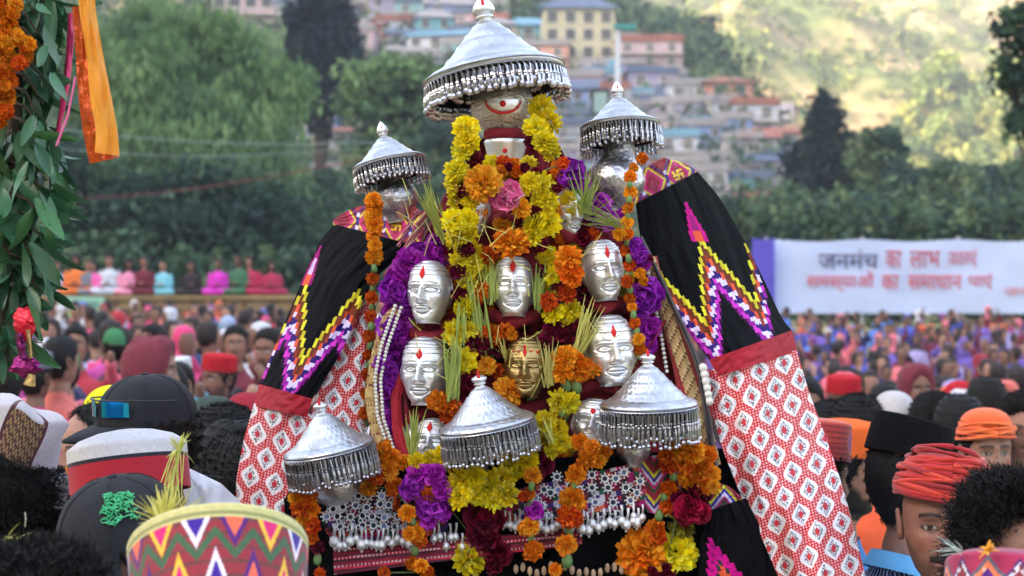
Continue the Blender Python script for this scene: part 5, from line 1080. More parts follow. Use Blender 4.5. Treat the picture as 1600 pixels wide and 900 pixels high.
for lb, px, py, Y, s_, tl in [('embossed silver jar under the left umbrella', 622, 338, 3.06, .8, (0, -8)), ('tall embossed silver jar under the right umbrella', 958, 318, 3.06, 1.05, (0, 6)), ('embossed silver jar under the bottom left umbrella', 530, 788, 2.86, .95, (0, -6)), ('small silver jar under the bottom right umbrella', 990, 722, 2.86, .6, (0, 0)), ('small silver jar under the bottom centre umbrella', 752, 728, 2.88, .55, (0, 0))]:
    ontop(lb, px, py, Y, [(r * s_, z * s_) for r, z in [(20, -12), (22, 0), (34, 8), (43, 22), (45, 38), (40, 52), (30, 62), (24, 72), (22, 100)]], mSilverE, tilt=tl)
# ------------------------------------------------------------------ umbrellas
def umbrella(label, cx, cy, Y, rad, hh, fl, roll, pitch, n=60, fin=1., steep=0.):
    """cx, cy: centre of the rim in the photo, rad rim radius px, hh canopy height, fl fringe length (in rim radii)"""
    s = rad * Y / F; p = P(cx, cy, Y); t = thing('ceremonial_umbrella', label, 'umbrella', p, (R(pitch), R(roll), 0)); t.scale = (s, s, s); rnd = random.Random(int(cx))
    pr = [(1.0, -.03), (1.015, .0), (.99, .05), (.94, .085)]; 
    for q in range(1, 27):
        u = q / 26; r = .94 - .80 * u; z = .085 + (hh - .085) * ((u ** 1.75) * .5 + .5 * (u ** 2 * (3 - 2 * u)) ** .85); rip = {3: .012, 4: -.006, 9: .014, 10: -.006, 15: .014, 16: -.008, 20: .012, 21: -.006, 24: .01}.get(q, 0) ; pr.append((r + rip * .4, z + rip))
    m = MB(); m.lathe(pr, 72); m.build('canopy', mCanopy, t, smooth=True)
    m = MB(); m.lathe([(.93, -fl * .62), (.95, -.02), (.9, .03), (.5, hh * .25), (.12, hh * .7)], 40); m.build('gap_backing', mGapDark, t, smooth=True)  # dark skirt added behind the fringe to blacken its gaps
    m = MB(); m.lathe([(.14, hh), (.1, hh + .03), (.085, hh + .06), (.13, hh + .075), (.13, hh + .1), (.09, hh + .11)], 24); m.lathe([(.09, hh + .11), (.155 , hh + .15), (.165, hh + .2), (.13, hh + .2 + .08 * fin), (.07, hh + .2 + .16 * fin), (.025, hh + .2 + .21 * fin), (.004, hh + .2 + .225 * fin)], 24); m.build('finial', mSilver, t, smooth=True)
    m = MB(); m.tube([(0, -.13, hh + .22), (0, -.105, hh + .29), (0, -.045, hh + .38)], [.035, .03, .012], 6); m.build('red_mark', mVerm, t)
    m = MB()
    for r, z in ((1.02, .015), (1.015, -.05)): m.tube([(r * math.cos(2 * math.pi * q / 72), r * math.sin(2 * math.pi * q / 72), z) for q in range(73)], .014, 5, cap=False)
    for q in range(144): a = 2 * math.pi * q / 144; b_ = a + 2 * math.pi / 288 * (1 if q % 2 else -1) * 1.2; m.tube([(1.02 * math.cos(a), 1.02 * math.sin(a), -.045 if q % 2 else -.13), (1.02 * math.cos(b_ + .02), 1.02 * math.sin(b_ + .02), -.13 if q % 2 else -.045)], .008, 3)
    m.build('rim_band', mSilverD, t)
    m = MB()
    for row, (r, L_, cnt) in enumerate(((1.02, fl, n), (.97, fl * .82, n), (.6, fl * .6, 26))):
        for q in range(cnt):
            a = 2 * math.pi * (q + .5 * (row % 2)) / cnt + rnd.uniform(-.01, .01); x, y = r * math.cos(a), r * math.sin(a); l = L_ * rnd.uniform(.93, 1.05); sw = rnd.uniform(-.02, .02)
            m.tube([(x, y, -.1), (x + sw * .5, y, -.12 - (l - .12) * .3)], .02, 4); 
            z2 = -.12 - (l - .12) * .38; m.ball((x + sw * .6, y, z2), (.036, .036, .036), 5, 4)
            m.tube([(x + sw * .6, y, z2), (x + sw * .9, y, -.12 - (l - .12) * .6), (x + sw, y, -l * .92)], [.024, .04, .026], 4); m.ball((x + sw, y, -l), .05, 6, 4); m.ball((x + sw * .8, y, z2 * .55 - l * .35), (.034, .034, .04), 5, 4)
    tag(m.build('fringe', mSilverD, t), kind='stuff'); 
    m = MB(); m.tube([(0, 0, hh * .8), (0, 0, -.75)], .05, 8); m.build('stem', mSilverD, t)
    return t
umbrella('tallest silver umbrella with bell fringe, crowning the palanquin', 772, 119, 3.08, 109, .78, .38, -9, -5, 72)
umbrella('small silver umbrella over the left shoulder shawl, tilted left', 608, 256, 3.05, 57, .74, .56, -12, -6, 40, 1.2)
umbrella('small silver umbrella over the right shoulder shawl, in front of the village', 969, 198, 3.05, 61, .74, .6, -4, -8, 40, 1.2)
umbrella('silver umbrella at the lower left, in front of the red and white cloth', 514, 700, 2.78, 70, .78, .72, -11, 4, 56, .35)
umbrella('silver umbrella in the lower middle with red marked knob', 761, 662, 2.78, 74, .78, .66, -10, 4, 60, .35)
umbrella('silver umbrella at the lower right beside the gold embroidered edge', 1014, 632, 2.78, 75, .8, .74, -2, 3, 60, .35)
# ------------------------------------------------------------------ masks
def mask_mesh(name, material, seed=0):
    nt_, nz_ = 110, 120; th = np.linspace(R(-112), R(112), nt_); zz = np.linspace(.2345, -.004, nz_); T, Zg = np.meshgrid(th, zz)
    x, y = headpt(T, Zg); ax = np.abs(x); d = face_disp(x, Zg, 1.1) * np.clip(np.cos(T) * 3, 0, 1)
    fr = np.clip(np.cos(T) * 2, 0, 1)
    d = d + (vnoise(x * 1 + 5, Zg + 5, seed + 20, 38) - .5) * .005 + (vnoise(x + 5, Zg + 5, seed + 30, 110) - .5) * .0012; Zg = Zg + (seed % 3 - 1) * .002 * np.sin(Zg * 30)
    # engraved almond eyes, lids, lips, nostril edges, hair bands
    e = np.sqrt(((ax - .032) / .021) ** 2 + ((Zg - .117) / .0088) ** 2); d += fr * (.0035 * gs(e - .55, .5) - .006 * gs(e - 1.05, .14)); d += .003 * gs(e - 1.35, .14) * fr
    d -= .0035 * gs(Zg - (.141 + .004 * np.cos((ax - .03) * 70)), .0016) * fr * (ax > .01) * (ax < .056)
    lp = np.sqrt((x / .029) ** 2 + ((Zg - .0455) / .0125) ** 2); d += fr * (.004 * (lp < 1) - .006 * gs(lp - 1.08, .12)); d -= .009 * gs(Zg - .0462, .0018) * (np.abs(x) < .027) * fr
    d += .010 * gs(x, .0085) * ((Zg > .07) & (Zg < .128)) + .006 * gs(x, .017) * gs(Zg - .078, .007) ; d -= .006 * gs(Zg - .066, .0022) * (np.abs(x) < .019) * fr
    d += .0035 * (np.sin((Zg - .178) * 420) > 0) * (Zg > .178) * np.clip((Zg - .178) * 200, 0, 1)
    d += .003 * gs(Zg - .176, .002)
    ear = .012 * gs(np.abs(T) - R(88), .12) * gs(Zg - .105, .035); d += ear
    x = x + d * np.sin(T); y = y - d * np.cos(T); V = np.stack([x, y, Zg - .12], -1).reshape(-1, 3)
    i, j = np.meshgrid(np.arange(nz_ - 1), np.arange(nt_ - 1), indexing='ij'); a = (i * nt_ + j).ravel(); Fq = np.stack([a, a + nt_, a + nt_ + 1, a + 1], -1)
    # backing plate ring
    me = npmesh(name, V, Fq, material, None, True); return me
MKS = [mask_mesh('mask', mMask, q) for q in range(5)]; MKG = mask_mesh('mask', mGold, 7); mk_n = [0]
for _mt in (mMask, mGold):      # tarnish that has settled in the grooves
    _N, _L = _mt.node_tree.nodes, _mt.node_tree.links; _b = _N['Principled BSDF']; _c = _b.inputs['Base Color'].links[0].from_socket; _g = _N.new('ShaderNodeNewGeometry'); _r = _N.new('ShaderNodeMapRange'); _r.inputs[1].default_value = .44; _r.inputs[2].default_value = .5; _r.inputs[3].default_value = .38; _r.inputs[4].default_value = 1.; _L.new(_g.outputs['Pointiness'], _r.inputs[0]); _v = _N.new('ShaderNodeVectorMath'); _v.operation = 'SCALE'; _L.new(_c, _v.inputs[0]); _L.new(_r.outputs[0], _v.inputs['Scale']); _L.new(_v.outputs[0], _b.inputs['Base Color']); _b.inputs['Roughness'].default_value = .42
tk = MB(); q_ = []
for i in range(7):
    u = i / 6; wv_ = [.0015, .006, .009, .0085, .006, .003, .0008][i]; q_.append((-.0, -.1, .033 + .045 * u, wv_))
tk.loft([[(-w__, yv - .004, z), (-w__ * .5, yv - .0075, z), (w__ * .5, yv - .0075, z), (w__, yv - .004, z)] for (x__, y__, z, w__) in q_ for yv in [-float(headpt(np.array(0.), np.array(z + .12))[1] * -1)]], cap=False, closed=False); TK = tk.mesh('red_tilak', mVerm, True)
fr_ = MB(); fr_.tube([(.09 * math.sin(a), .03, .115 * math.cos(a)) for a in [2 * math.pi * q / 40 for q in range(41)]], .009, 6, cap=False); FR = fr_.mesh('backing_rim', mSilverD, True)
bp_ = MB(); bp_.ball((0, .035, 0), (.085, .03, .112), 24, 12); BP = bp_.mesh('backing', mSilverD, True)
def mask(label, px, py, Y, w_, h_, yaw=0, pitch=0, roll=0, gold=False, tilak=True):
    sx, sz = w_ * Y / F / .157, h_ * Y / F / .238; t = thing('mask', label, 'mask', P(px, py, Y), (R(pitch), R(roll), R(yaw))); t.scale = (sx, (sx + sz) / 2, sz)
    mk_n[0] += 1; link('face', MKG if gold else MKS[mk_n[0] % 5], t); link('backing', BP, t)
    if tilak: link('red_tilak', TK, t, loc=(0, 0, frnd.uniform(-.004, .006)), scale=(frnd.uniform(.8, 1.3), 1, frnd.uniform(.85, 1.12)))
    return t
mask('silver face mask on the far left, upper of the two, turned slightly left', 671, 455, 2.93, 66, 100, -16, -6, 0)
mask('silver face mask in the centre of the palanquin below the large orange marigold', 803, 447, 2.93, 66, 96, -3, -8, 0)
mask('narrow silver face mask at the upper right of the group, turned right', 942, 421, 2.94, 62, 98, 12, -6, -4)
mask('silver face mask at the lower left, partly behind barley shoots', 664, 577, 2.92, 72, 108, -10, -4, 0)
mask('large silver face mask at the lower right above the lower right umbrella', 954, 545, 2.92, 78, 112, 6, -4, -4)
gmk = mask('brass coloured face mask in the lower centre with red forehead dots', 822, 572, 2.91, 68, 96, -4, -6, 0, True)
mask('silver mask half hidden behind the yellow flowers at the upper right', 890, 330, 2.98, 46, 76, 18, 0, 0, tilak=False)
mask('silver mask mostly hidden at the upper left beside the big orange marigold', 745, 333, 2.99, 40, 66, -14, 0, 0, tilak=False)
mask('silver mask tucked behind the lower middle umbrella', 676, 695, 2.9, 62, 86, -8, -20, 0)
mask('bright silver mask behind the lower right umbrella, only its left half showing', 928, 662, 2.9, 66, 82, -10, -14, 6)
m = MB()
for x, z in ((-.045, .05), (-.022, .052), (.022, .052), (.045, .05), (0, .07)): m.ball((x, -.085 + abs(x) * .3, z), .006, 6, 5)
m.build('forehead_dots', mVerm, gmk)
# silver guard with ridges at the upper left of the masks
ontop('ridged silver guard above the lower left silver mask', 655, 690, 2.93, [(2, 30), (20, 26), (28, 14), (30, 0)], mSilver, name='silver_guard', cat='ornament')

# ------------------------------------------------------------------ garlands and flowers
garland('thick yellow chrysanthemum and maroon garland down the left of the masks', [('y', 728, 200, 17), ('y', 730, 222, 20), ('y', 722, 238, 16), ('m', 742, 250, 13), ('y', 713, 266, 18), ('y', 738, 268, 15), ('y', 712, 290, 17), ('m', 724, 301, 14), ('y', 716, 316, 20), ('y', 734, 312, 14), ('m', 720, 331, 14), ('y', 710, 345, 17), ('y', 730, 342, 15), ('m', 715, 357, 13), ('y', 714, 371, 20), ('y', 734, 366, 14), ('m', 708, 390, 15), ('m', 728, 390, 13), ('y', 720, 408, 17), ('y', 737, 414, 16), ('m', 716, 424, 13), ('y', 732, 440, 15), ('m', 720, 460, 14), ('y', 726, 480, 17), ('m', 728, 498, 13), ('y', 713, 520, 18), ('y', 734, 514, 15), ('m', 738, 538, 17), ('m', 755, 535, 14), ('y', 726, 562, 17), ('m', 722, 585, 15), ('m', 742, 560, 12), ('m', 735, 600, 15)], 2.9)
garland('thick yellow chrysanthemum garland down the right side of the pot and masks', [('y', 846, 170, 18, 3.0), ('y', 858, 188, 18, 2.98), ('y', 838, 200, 17, 2.96), ('m', 832, 222, 12, 2.97), ('y', 852, 222, 18, 2.95), ('y', 863, 240, 14, 2.95), ('r', 880, 255, 10), ('m', 838, 272, 11), ('y', 828, 286, 15), ('y', 846, 290, 18), ('m', 866, 296, 12), ('y', 852, 312, 18), ('m', 836, 332, 11), ('y', 846, 325, 19), ('y', 838, 349, 20), ('y', 857, 350, 19), ('y', 832, 369, 17), ('m', 845, 385, 13), ('y', 855, 400, 16), ('m', 846, 424, 12), ('y', 862, 430, 13), ('r', 858, 472, 14), ('r', 886, 458, 13), ('y', 866, 490, 16), ('y', 891, 486, 17), ('y', 880, 497, 14), ('m', 866, 515, 16), ('m', 888, 520, 17), ('m', 910, 512, 14), ('m', 852, 536, 14)], 2.9)
garland('orange marigolds clustered between the centre mask and the upper right mask', [('o', 888, 403, 20), ('o', 893, 430, 19), ('o', 880, 418, 14)], 2.88)
for lb, it in [('large orange marigold below the left of the silver collar', ('o', 755, 287, 28)), ('pink rose between the two yellow garlands', ('k', 795, 311, 24)), ('round orange marigold right above the centre mask', ('o', 798, 380, 25)), ('tall orange marigold beside the pink rose', ('o', 815, 326, 16)), ('drooping orange marigold above the lower middle umbrella', ('o', 795, 611, 24)), ('yellow chrysanthemum hanging alone at the bottom centre', ('y', 730, 872, 27)), ('big bright orange marigold at the bottom right', ('o', 1004, 865, 35)), ('big yellow chrysanthemum beside the bottom right marigold', ('y', 1056, 862, 29)), ('lime yellow flower under the maroon flowers', ('l', 1065, 824, 19))]:
    garland(lb, [it], 2.84 if it[2] > 800 else 2.88, name='loose_flower', string=False)
garland('small orange marigolds hung under the silver collar', [('o', 783, 268, 10), ('m', 795, 262, 8), ('o', 808, 267, 10), ('m', 820, 262, 8)], 2.95)
garland('rust and orange marigolds between the centre mask and brass mask', [('r', 790, 518, 14), ('r', 770, 528, 14), ('o', 800, 522, 10), ('r', 755, 520, 11), ('m', 780, 540, 15), ('o', 760, 572, 14), ('r', 778, 580, 13), ('r', 742, 580, 12), ('o', 750, 455, 13), ('r', 745, 470, 9)], 2.9)
garland('fan of orange marigolds right of the brass mask', [('o', 884, 560, 19), ('o', 906, 574, 20), ('o', 878, 580, 18), ('o', 926, 578, 14), ('o', 893, 588, 15), ('g', 885, 600, 12), ('g', 900, 604, 12)], 2.88, string=False)
garland('orange and rust marigolds below the lower left mask', [('o', 684, 628, 17), ('r', 704, 634, 15), ('r', 700, 650, 12), ('m', 725, 618, 15), ('m', 718, 640, 14)], 2.87)
garland('yellow chrysanthemums between the lower middle and lower right umbrellas', [('y', 872, 627, 17), ('y', 890, 630, 15), ('g', 880, 645, 8), ('y', 850, 662, 18), ('y', 872, 668, 15), ('y', 852, 688, 19), ('y', 876, 690, 15), ('y', 862, 705, 14), ('o', 905, 690, 13), ('m', 838, 712, 18), ('m', 850, 724, 16)], 2.85)
garland('orange marigolds under the left edge of the lower right umbrella', [('o', 925, 700, 15), ('o', 942, 706, 13), ('o', 918, 716, 14), ('r', 905, 735, 13), ('o', 935, 720, 12)], 2.84)
garland('orange marigold string right of the lower left umbrella', [('o', 600, 706, 16), ('o', 612, 716, 15), ('o', 634, 722, 13), ('o', 606, 736, 16), ('r', 588, 742, 14), ('o', 576, 762, 14), ('o', 618, 762, 14), ('g', 626, 772, 8), ('r', 622, 788, 11)], 2.82)
garland('yellow flowers on the purple bunch at the lower left', [('y', 652, 722, 14), ('y', 672, 718, 14), ('y', 690, 714, 17), ('m', 668, 732, 9), ('g', 698, 730, 9)], 2.82)
garland('mass of yellow chrysanthemums at the bottom centre', [('y', 722, 748, 19), ('y', 718, 775, 18), ('y', 742, 745, 18), ('y', 746, 772, 17), ('y', 764, 762, 21), ('y', 784, 748, 20), ('y', 790, 774, 20), ('y', 772, 782, 16), ('y', 708, 762, 12)], 2.8)
garland('yellow chrysanthemums right of the bottom centre mass', [('y', 800, 712, 17), ('y', 822, 722, 17), ('y', 812, 734, 15), ('y', 828, 706, 12), ('m', 838, 740, 14)], 2.83)
garland('maroon flowers hanging from the bottom centre yellow mass', [('m', 752, 806, 26), ('m', 768, 812, 22), ('c', 760, 802, 14), ('m', 752, 836, 24), ('m', 768, 846, 20), ('m', 778, 866, 20), ('m', 772, 884, 14), ('m', 700, 790, 14)], 2.82)
garland('left hanging string of orange marigolds on the apron', [('o', 832, 744, 14), ('g', 830, 760, 7), ('o', 826, 772, 10), ('r', 818, 775, 9), ('g', 828, 790, 8), ('p', 835, 798, 14), ('o', 828, 822, 15), ('o', 820, 826, 10), ('g', 830, 840, 7), ('o', 833, 860, 16)], 2.8)
garland('right hanging string of marigolds on the apron', [('o', 900, 742, 14), ('g', 896, 758, 7), ('o', 892, 778, 17), ('o', 902, 785, 14), ('r', 888, 806, 17), ('r', 900, 812, 12), ('g', 888, 828, 9), ('o', 884, 852, 17), ('g', 886, 876, 12), ('o', 868, 890, 10)], 2.8)
garland('cluster of orange marigolds at the right of the apron', [('o', 1060, 704, 16), ('o', 1082, 704, 18), ('o', 1100, 712, 18), ('o', 1074, 722, 19), ('o', 1096, 732, 18), ('o', 1112, 742, 14), ('o', 1078, 744, 18), ('o', 1098, 756, 16), ('o', 1115, 760, 11), ('r', 1046, 726, 15), ('r', 1040, 712, 12), ('g', 1052, 745, 8), ('o', 1046, 764, 14), ('g', 1038, 778, 8), ('r', 1042, 790, 12), ('g', 1030, 806, 9), ('o', 1024, 828, 16), ('r', 1030, 838, 12)], 2.82)
garland('dark crimson flowers below the right marigold cluster', [('m', 1085, 776, 20), ('c', 1078, 794, 22), ('c', 1094, 800, 17), ('m', 1070, 808, 13), ('m', 1062, 780, 13), ('m', 1040, 893, 14), ('m', 1020, 896, 10)], 2.81)
garland('orange and rust marigolds beside the zigzag woven cap', [('o', 462, 776, 13), ('o', 480, 774, 14), ('r', 470, 792, 15), ('o', 486, 798, 14), ('o', 474, 812, 12), ('r', 490, 822, 13), ('r', 486, 842, 12), ('m', 496, 856, 10), ('g', 496, 874, 9), ('r', 500, 896, 9)], 2.78)
garland('marigold string over the purple flowers and bells', [('o', 636, 802, 13), ('g', 645, 815, 7), ('o', 650, 832, 14), ('o', 640, 834, 11), ('r', 656, 845, 11), ('g', 648, 860, 9), ('o', 645, 880, 12), ('o', 658, 884, 11), ('o', 668, 894, 11), ('r', 600, 895, 9)], 2.79)
garland('string of orange marigold heads down from the left umbrella', [('o', 583, 312, 12), ('o', 586, 324, 13), ('o', 583, 338, 13), ('o', 586, 352, 12), ('o', 583, 367, 11), ('o', 586, 383, 11), ('o', 585, 401, 12)] + [('g', 585 - k * .8, 420 + k * 15, 7) if k % 2 == 0 else ('r', 583 - k * .8, 420 + k * 15, 10) for k in range(17)], 2.96)
garland('string of marigold heads and calyxes down from the right umbrella', [('o', 1004, 248, 9), ('o', 990, 262, 8), ('o', 985, 276, 9), ('g', 984, 288, 6), ('o', 985, 300, 10), ('g', 983, 312, 6), ('o', 982, 325, 10), ('g', 981, 337, 6), ('o', 980, 348, 10), ('o', 968, 366, 11), ('o', 980, 366, 10), ('g', 980, 380, 7), ('r', 978, 392, 10), ('g', 982, 404, 7), ('r', 984, 415, 9), ('g', 982, 428, 7), ('r', 980, 440, 10), ('g', 984, 452, 7), ('r', 984, 466, 9), ('o', 988, 480, 8), ('g', 990, 492, 7), ('r', 992, 505, 9), ('g', 995, 518, 7), ('o', 998, 530, 10), ('o', 1000, 546, 11), ('g', 998, 556, 6)], 2.9)
garland('loose marigolds beside the right purple flowers', [('o', 1000, 427, 9), ('o', 1006, 440, 7), ('m', 1012, 405, 10), ('p', 1000, 400, 13)], 2.9, string=False)
pur = [('p', 690, 380, 20), ('p', 678, 400, 22), ('p', 655, 398, 18), ('p', 640, 415, 24), ('p', 625, 432, 20), ('p', 662, 420, 20), ('p', 614, 455, 22), ('p', 632, 470, 20), ('p', 620, 490, 22), ('p', 610, 512, 20), ('p', 628, 520, 18), ('p', 606, 540, 20), ('p', 622, 552, 16), ('p', 600, 566, 18), ('p', 610, 585, 20), ('p', 602, 606, 18), ('p', 618, 620, 18), ('p', 606, 636, 16), ('p', 616, 655, 18), ('p', 610, 676, 17), ('p', 628, 640, 14), ('p', 624, 690, 14), ('m', 690, 362, 14), ('o', 648, 510, 9)]
garland('long ruffled purple flower garland down the left edge of the masks', pur, 2.95)
garland('purple flowers behind the barley fans at the upper right', [('p', 893, 272, 20), ('p', 905, 290, 18), ('p', 935, 320, 18), ('p', 920, 345, 20), ('p', 950, 345, 16), ('p', 905, 310, 14), ('p', 970, 340, 12)], 2.97)
garland('purple flowers along the gold edge at the right', [('p', 1000, 408, 16), ('p', 1008, 460, 25), ('p', 1004, 472, 20), ('p', 1014, 512, 18), ('p', 1010, 535, 18), ('p', 992, 385, 12), ('p', 948, 500, 8)], 2.92)
garland('bunch of purple flowers above the bells at the lower left', [('p', 655, 745, 20), ('p', 680, 745, 18), ('p', 645, 765, 17), ('r', 672, 772, 14), ('p', 692, 765, 16), ('p', 672, 790, 20), ('p', 690, 795, 16), ('p', 668, 812, 14), ('k', 648, 742, 12), ('p', 700, 780, 12)], 2.8)
# background filler blossoms close to the crimson cloth so that the bouquet reads as deep
rf = random.Random(12); fill = []
for k in range(200):
    py = rf.uniform(255, 720); xl = np.interp(py, [255, 360, 450, 720], [735, 700, 640, 640]); xr = np.interp(py, [255, 360, 450, 720], [880, 960, 985, 1000]); px = rf.uniform(xl, xr)
    fill.append((rf.choice('mmmrroyylgmo'), px, py, rf.uniform(10, 16), 2.965))
garland('small maroon, rust and green blossoms packed behind the masks', fill, 2.98, string=False, name='blossom_bed')
# barley shoots
def tuft(lb, px, py, Y, d, L_, n, sp, green=False, w=.0014, seed=None): blades('barley_shoots', lb, P(px, py, Y), n, L_ * Y / F, d, sp, seed or int(px + py), mStrawG if green else mStraw, cat='barley shoots', width=w, curl=.15)
tuft('green barley shoots rising right of the left umbrella', 690, 372, 2.93, (-.35, -.1, 1), 88, 34, .13, True)
tuft('fan of barley shoots beside the upper right mask', 912, 335, 2.9, (.2, -.1, 1), 78, 26, .32, True)
tuft('barley shoots pointing left below the right umbrella', 975, 358, 2.9, (-1, -.1, .45), 85, 26, .2, True)
tuft('wide barley blades left of the lower middle umbrella', 706, 622, 2.86, (.04, -.05, 1), 92, 26, .06, True, .0024)
tuft('barley shoots left of the small silver guard', 644, 715, 2.84, (.05, -.05, 1), 78, 30, .14, True, .0016)
tuft('barley shoots between the left masks and the centre mask', 752, 548, 2.9, (-.15, -.05, 1), 120, 22, .07, True, .002)
tuft('barley shoots left of the centre mask', 768, 470, 2.9, (-.05, -.05, 1), 76, 18, .1, True)
tuft('barley shoots right of the centre mask', 842, 480, 2.9, (.02, -.05, 1), 84, 24, .09, True, .0018)
tuft('fan of barley shoots between the two right masks', 900, 560, 2.89, (.4, -.05, 1), 100, 26, .14, False, .0015)
tuft('barley shoots right of the brass mask', 858, 600, 2.88, (-.02, -.1, 1), 78, 20, .13)
tuft('barley shoots in front of the right side of the lower left mask', 722, 480, 2.88, (.0, -.05, -1), 60, 10, .08, True)
tuft('short barley shoots above the brass mask', 790, 560, 2.9, (-.2, -.1, 1), 42, 14, .3)
tuft('barley shoots above the yellow flowers near the lower middle umbrella', 862, 690, 2.83, (-.5, -.1, 1), 50, 14, .25)
sr = random.Random(31); m = MB(); pS = P(800, 450, 2.86)
for k in range(46):
    px, py = sr.uniform(640, 990), sr.uniform(320, 640); a = sr.uniform(-1.3, 1.3); l = sr.uniform(22, 52); y0 = sr.uniform(2.84, 2.88)
    m.tube([P(px, py, y0) - pS, P(px + l * .5 * math.sin(a), py - l * .5 * math.cos(a) - sr.uniform(-4, 4), y0 - .01) - pS, P(px + l * math.sin(a), py - l * math.cos(a), y0) - pS], [.0009, .0008, .0004], 4)
tag(m.build('straw_stalks', mStraw, loc=pS), 'fine pale straw stalks stuck among the masks', 'straw', kind='stuff')
# ------------------------------------------------------------------ braids and edgings
def ribbon(name, pts, w0, w1, colf, material, parent, nv=80, nu=12, **k):
    A = resample(pts, nv); t = np.gradient(A[:, :2], axis=0); t /= np.linalg.norm(t, axis=1)[:, None]; n = np.stack([-t[:, 1], t[:, 0]], 1); w_ = np.linspace(w0, w1, nv)[:, None]
    L_ = np.concatenate([A[:, :2] - n * w_ / 2, A[:, 2:]], 1); R_ = np.concatenate([A[:, :2] + n * w_ / 2, A[:, 2:]], 1); return sheet(name, L_, R_, nv, nu, colf, material, parent, **k)
eg = thing('gold_edging', 'gold braid edging with white beads along the left purple garland', 'edging', P(600, 560, 2.94)); o_ = tuple(eg.location)
ribbon('gold_braid', [(652, 465, 2.94), (628, 478, 2.94), (602, 500, 2.94), (588, 560, 2.94), (580, 620, 2.93), (590, 670, 2.92), (604, 708, 2.9)], 14, 26, lambda x, y: pick([(np.floor((x + y) / 4) + np.floor((x - y) / 4)) % 2 == 0, np.floor(y / 5) % 3 == 0], [LC(200, 170, 110), LC(120, 60, 50)], LC(170, 136, 80)), mClothA, eg, bulge=.006, wr=.001, org=o_)
bm2 = MB(); A = resample([(622, 478, 2.92), (600, 540, 2.92), (590, 590, 2.92), (594, 650, 2.91), (614, 708, 2.89)], 40)
bmesh_ = MB(); bmesh_.ball((0, 0, 0), .0038, 8, 6); bme_ = bmesh_.mesh('bead', mBead, True)
for s_ in (-4.5, 4.5):
    for a in A: link('bead', bme_, eg, loc=P(a[0] + s_, a[1] + (3 if s_ > 0 else 0), a[2]) - eg.location)
ribbon('red_piping', [(640, 560, 2.94), (618, 620, 2.93), (622, 680, 2.9), (634, 712, 2.88)], 16, 18, None, mRed, eg, nv=40, bulge=.01, org=o_)
rbn = thing('brocade_ribbon', 'pinkish brocade ribbon slanting down from the left silver jar', 'ribbon', P(640, 380, 2.95)); 
ribbon('ribbon', [(668, 330, 2.96), (645, 372, 2.955), (620, 410, 2.95), (600, 432, 2.95)], 13, 8, lambda x, y: pick([(np.floor((x + y) / 4) % 3 == 0)], [LC(206, 170, 150)], LC(150, 80, 84)), mClothA, rbn, nv=60, org=tuple(rbn.location), bulge=.006)
ribbon('ribbon', [(655, 328, 2.965), (640, 350, 2.96), (622, 385, 2.96)], 7, 6, lambda x, y: pick([(np.floor((x + y) / 3) % 2 == 0)], [LC(220, 150, 170)], LC(140, 40, 70)), mClothA, rbn, nv=40, org=tuple(rbn.location), bulge=.004)
er_ = thing('gold_edging', 'wide gold embroidered edging between the right mask and the right shawl', 'edging', P(1050, 540, 2.95)); o_ = tuple(er_.location)
def goldpat(x, y):
    s = (x - .33 * (y - 500)); q = (np.floor(s / 4) + np.floor(y / 5)) % 4; st = np.floor(s / 11) % 3
    return pick([st == 0, q == 0, q == 1], [LC(150, 40, 40), LC(206, 180, 130), LC(120, 84, 50)], LC(184, 150, 100))
ribbon('embroidered_edge', [(1018, 402, 2.98), (1030, 440, 2.97), (1048, 500, 2.955), (1068, 570, 2.94), (1085, 640, 2.92), (1102, 730, 2.9)], 18, 50, goldpat, mGoldTh2 if 'mGoldTh2' in globals() else mClothA, er_, nv=220, nu=40, bulge=.012, wr=.002, org=o_)
A = resample([(1012, 420, 2.95), (1022, 470, 2.945), (1034, 530, 2.94), (1042, 580, 2.92)], 24)
for a in A: link('bead', bme_, er_, loc=P(a[0], a[1], a[2]) - er_.location)
ribbon('red_piping', [(1002, 560, 2.94), (1040, 500, 2.95)], 6, 6, None, mCrim, er_, nv=20, org=o_)
ribbon('dark_hem', [(1000, 370, 2.99), (1030, 430, 2.97), (1062, 500, 2.95), (1092, 570, 2.93), (1104, 640, 2.91), (1112, 700, 2.9), (1118, 740, 2.89)], 8, 12, lambda x, y: np.tile(LC(34, 22, 26), (len(x), 1)), mClothA, er_, nv=60, org=o_)
# ------------------------------------------------------------------ front apron
ap = thing('apron_cloth', 'black front cloth with red striped border across the bottom of the palanquin', 'cloth', P(800, 820, 2.88)); o_ = tuple(ap.location)
sheet('black_cloth', [(440, 740, 2.93), (445, 800, 2.9), (455, 960, 2.87)], [(1135, 700, 2.93), (1180, 800, 2.92), (1215, 960, 2.9)], 60, 160, lambda x, y: np.tile(BLK, (len(x), 1)), mBlackCl, ap, bulge=.02, wr=.008, wsc=(22, 3), org=o_)
def stripes(x, y):
    yy = y + .1 * (x - 700); s = np.floor((yy - 838) / 3.2); dots = (np.floor(x / 3) % 2 == 0) & (s % 4 == 1)
    return pick([dots, s % 5 == 0, s % 5 == 1, s % 5 == 3], [LC(214, 170, 180), LC(200, 30, 60), LC(70, 24, 44), LC(150, 24, 54)], LC(110, 20, 44))
sheet('striped_border', [(520, 858, 2.85), (522, 898, 2.845)], [(910, 826, 2.85), (910, 850, 2.845)], 40, 200, stripes, mClothA, ap, bulge=.02, wr=.002, org=o_)
def patch(seed, pal):
    def f(x, y):
        T_ = np.random.RandomState(seed).randint(0, len(pal), (97,)); i = (np.floor(x / 9) * 7 + np.floor((y + .25 * x) / 8) * 13).astype(int) % 97; return np.array([lin(c) for c in pal])[T_[i]]
    return f
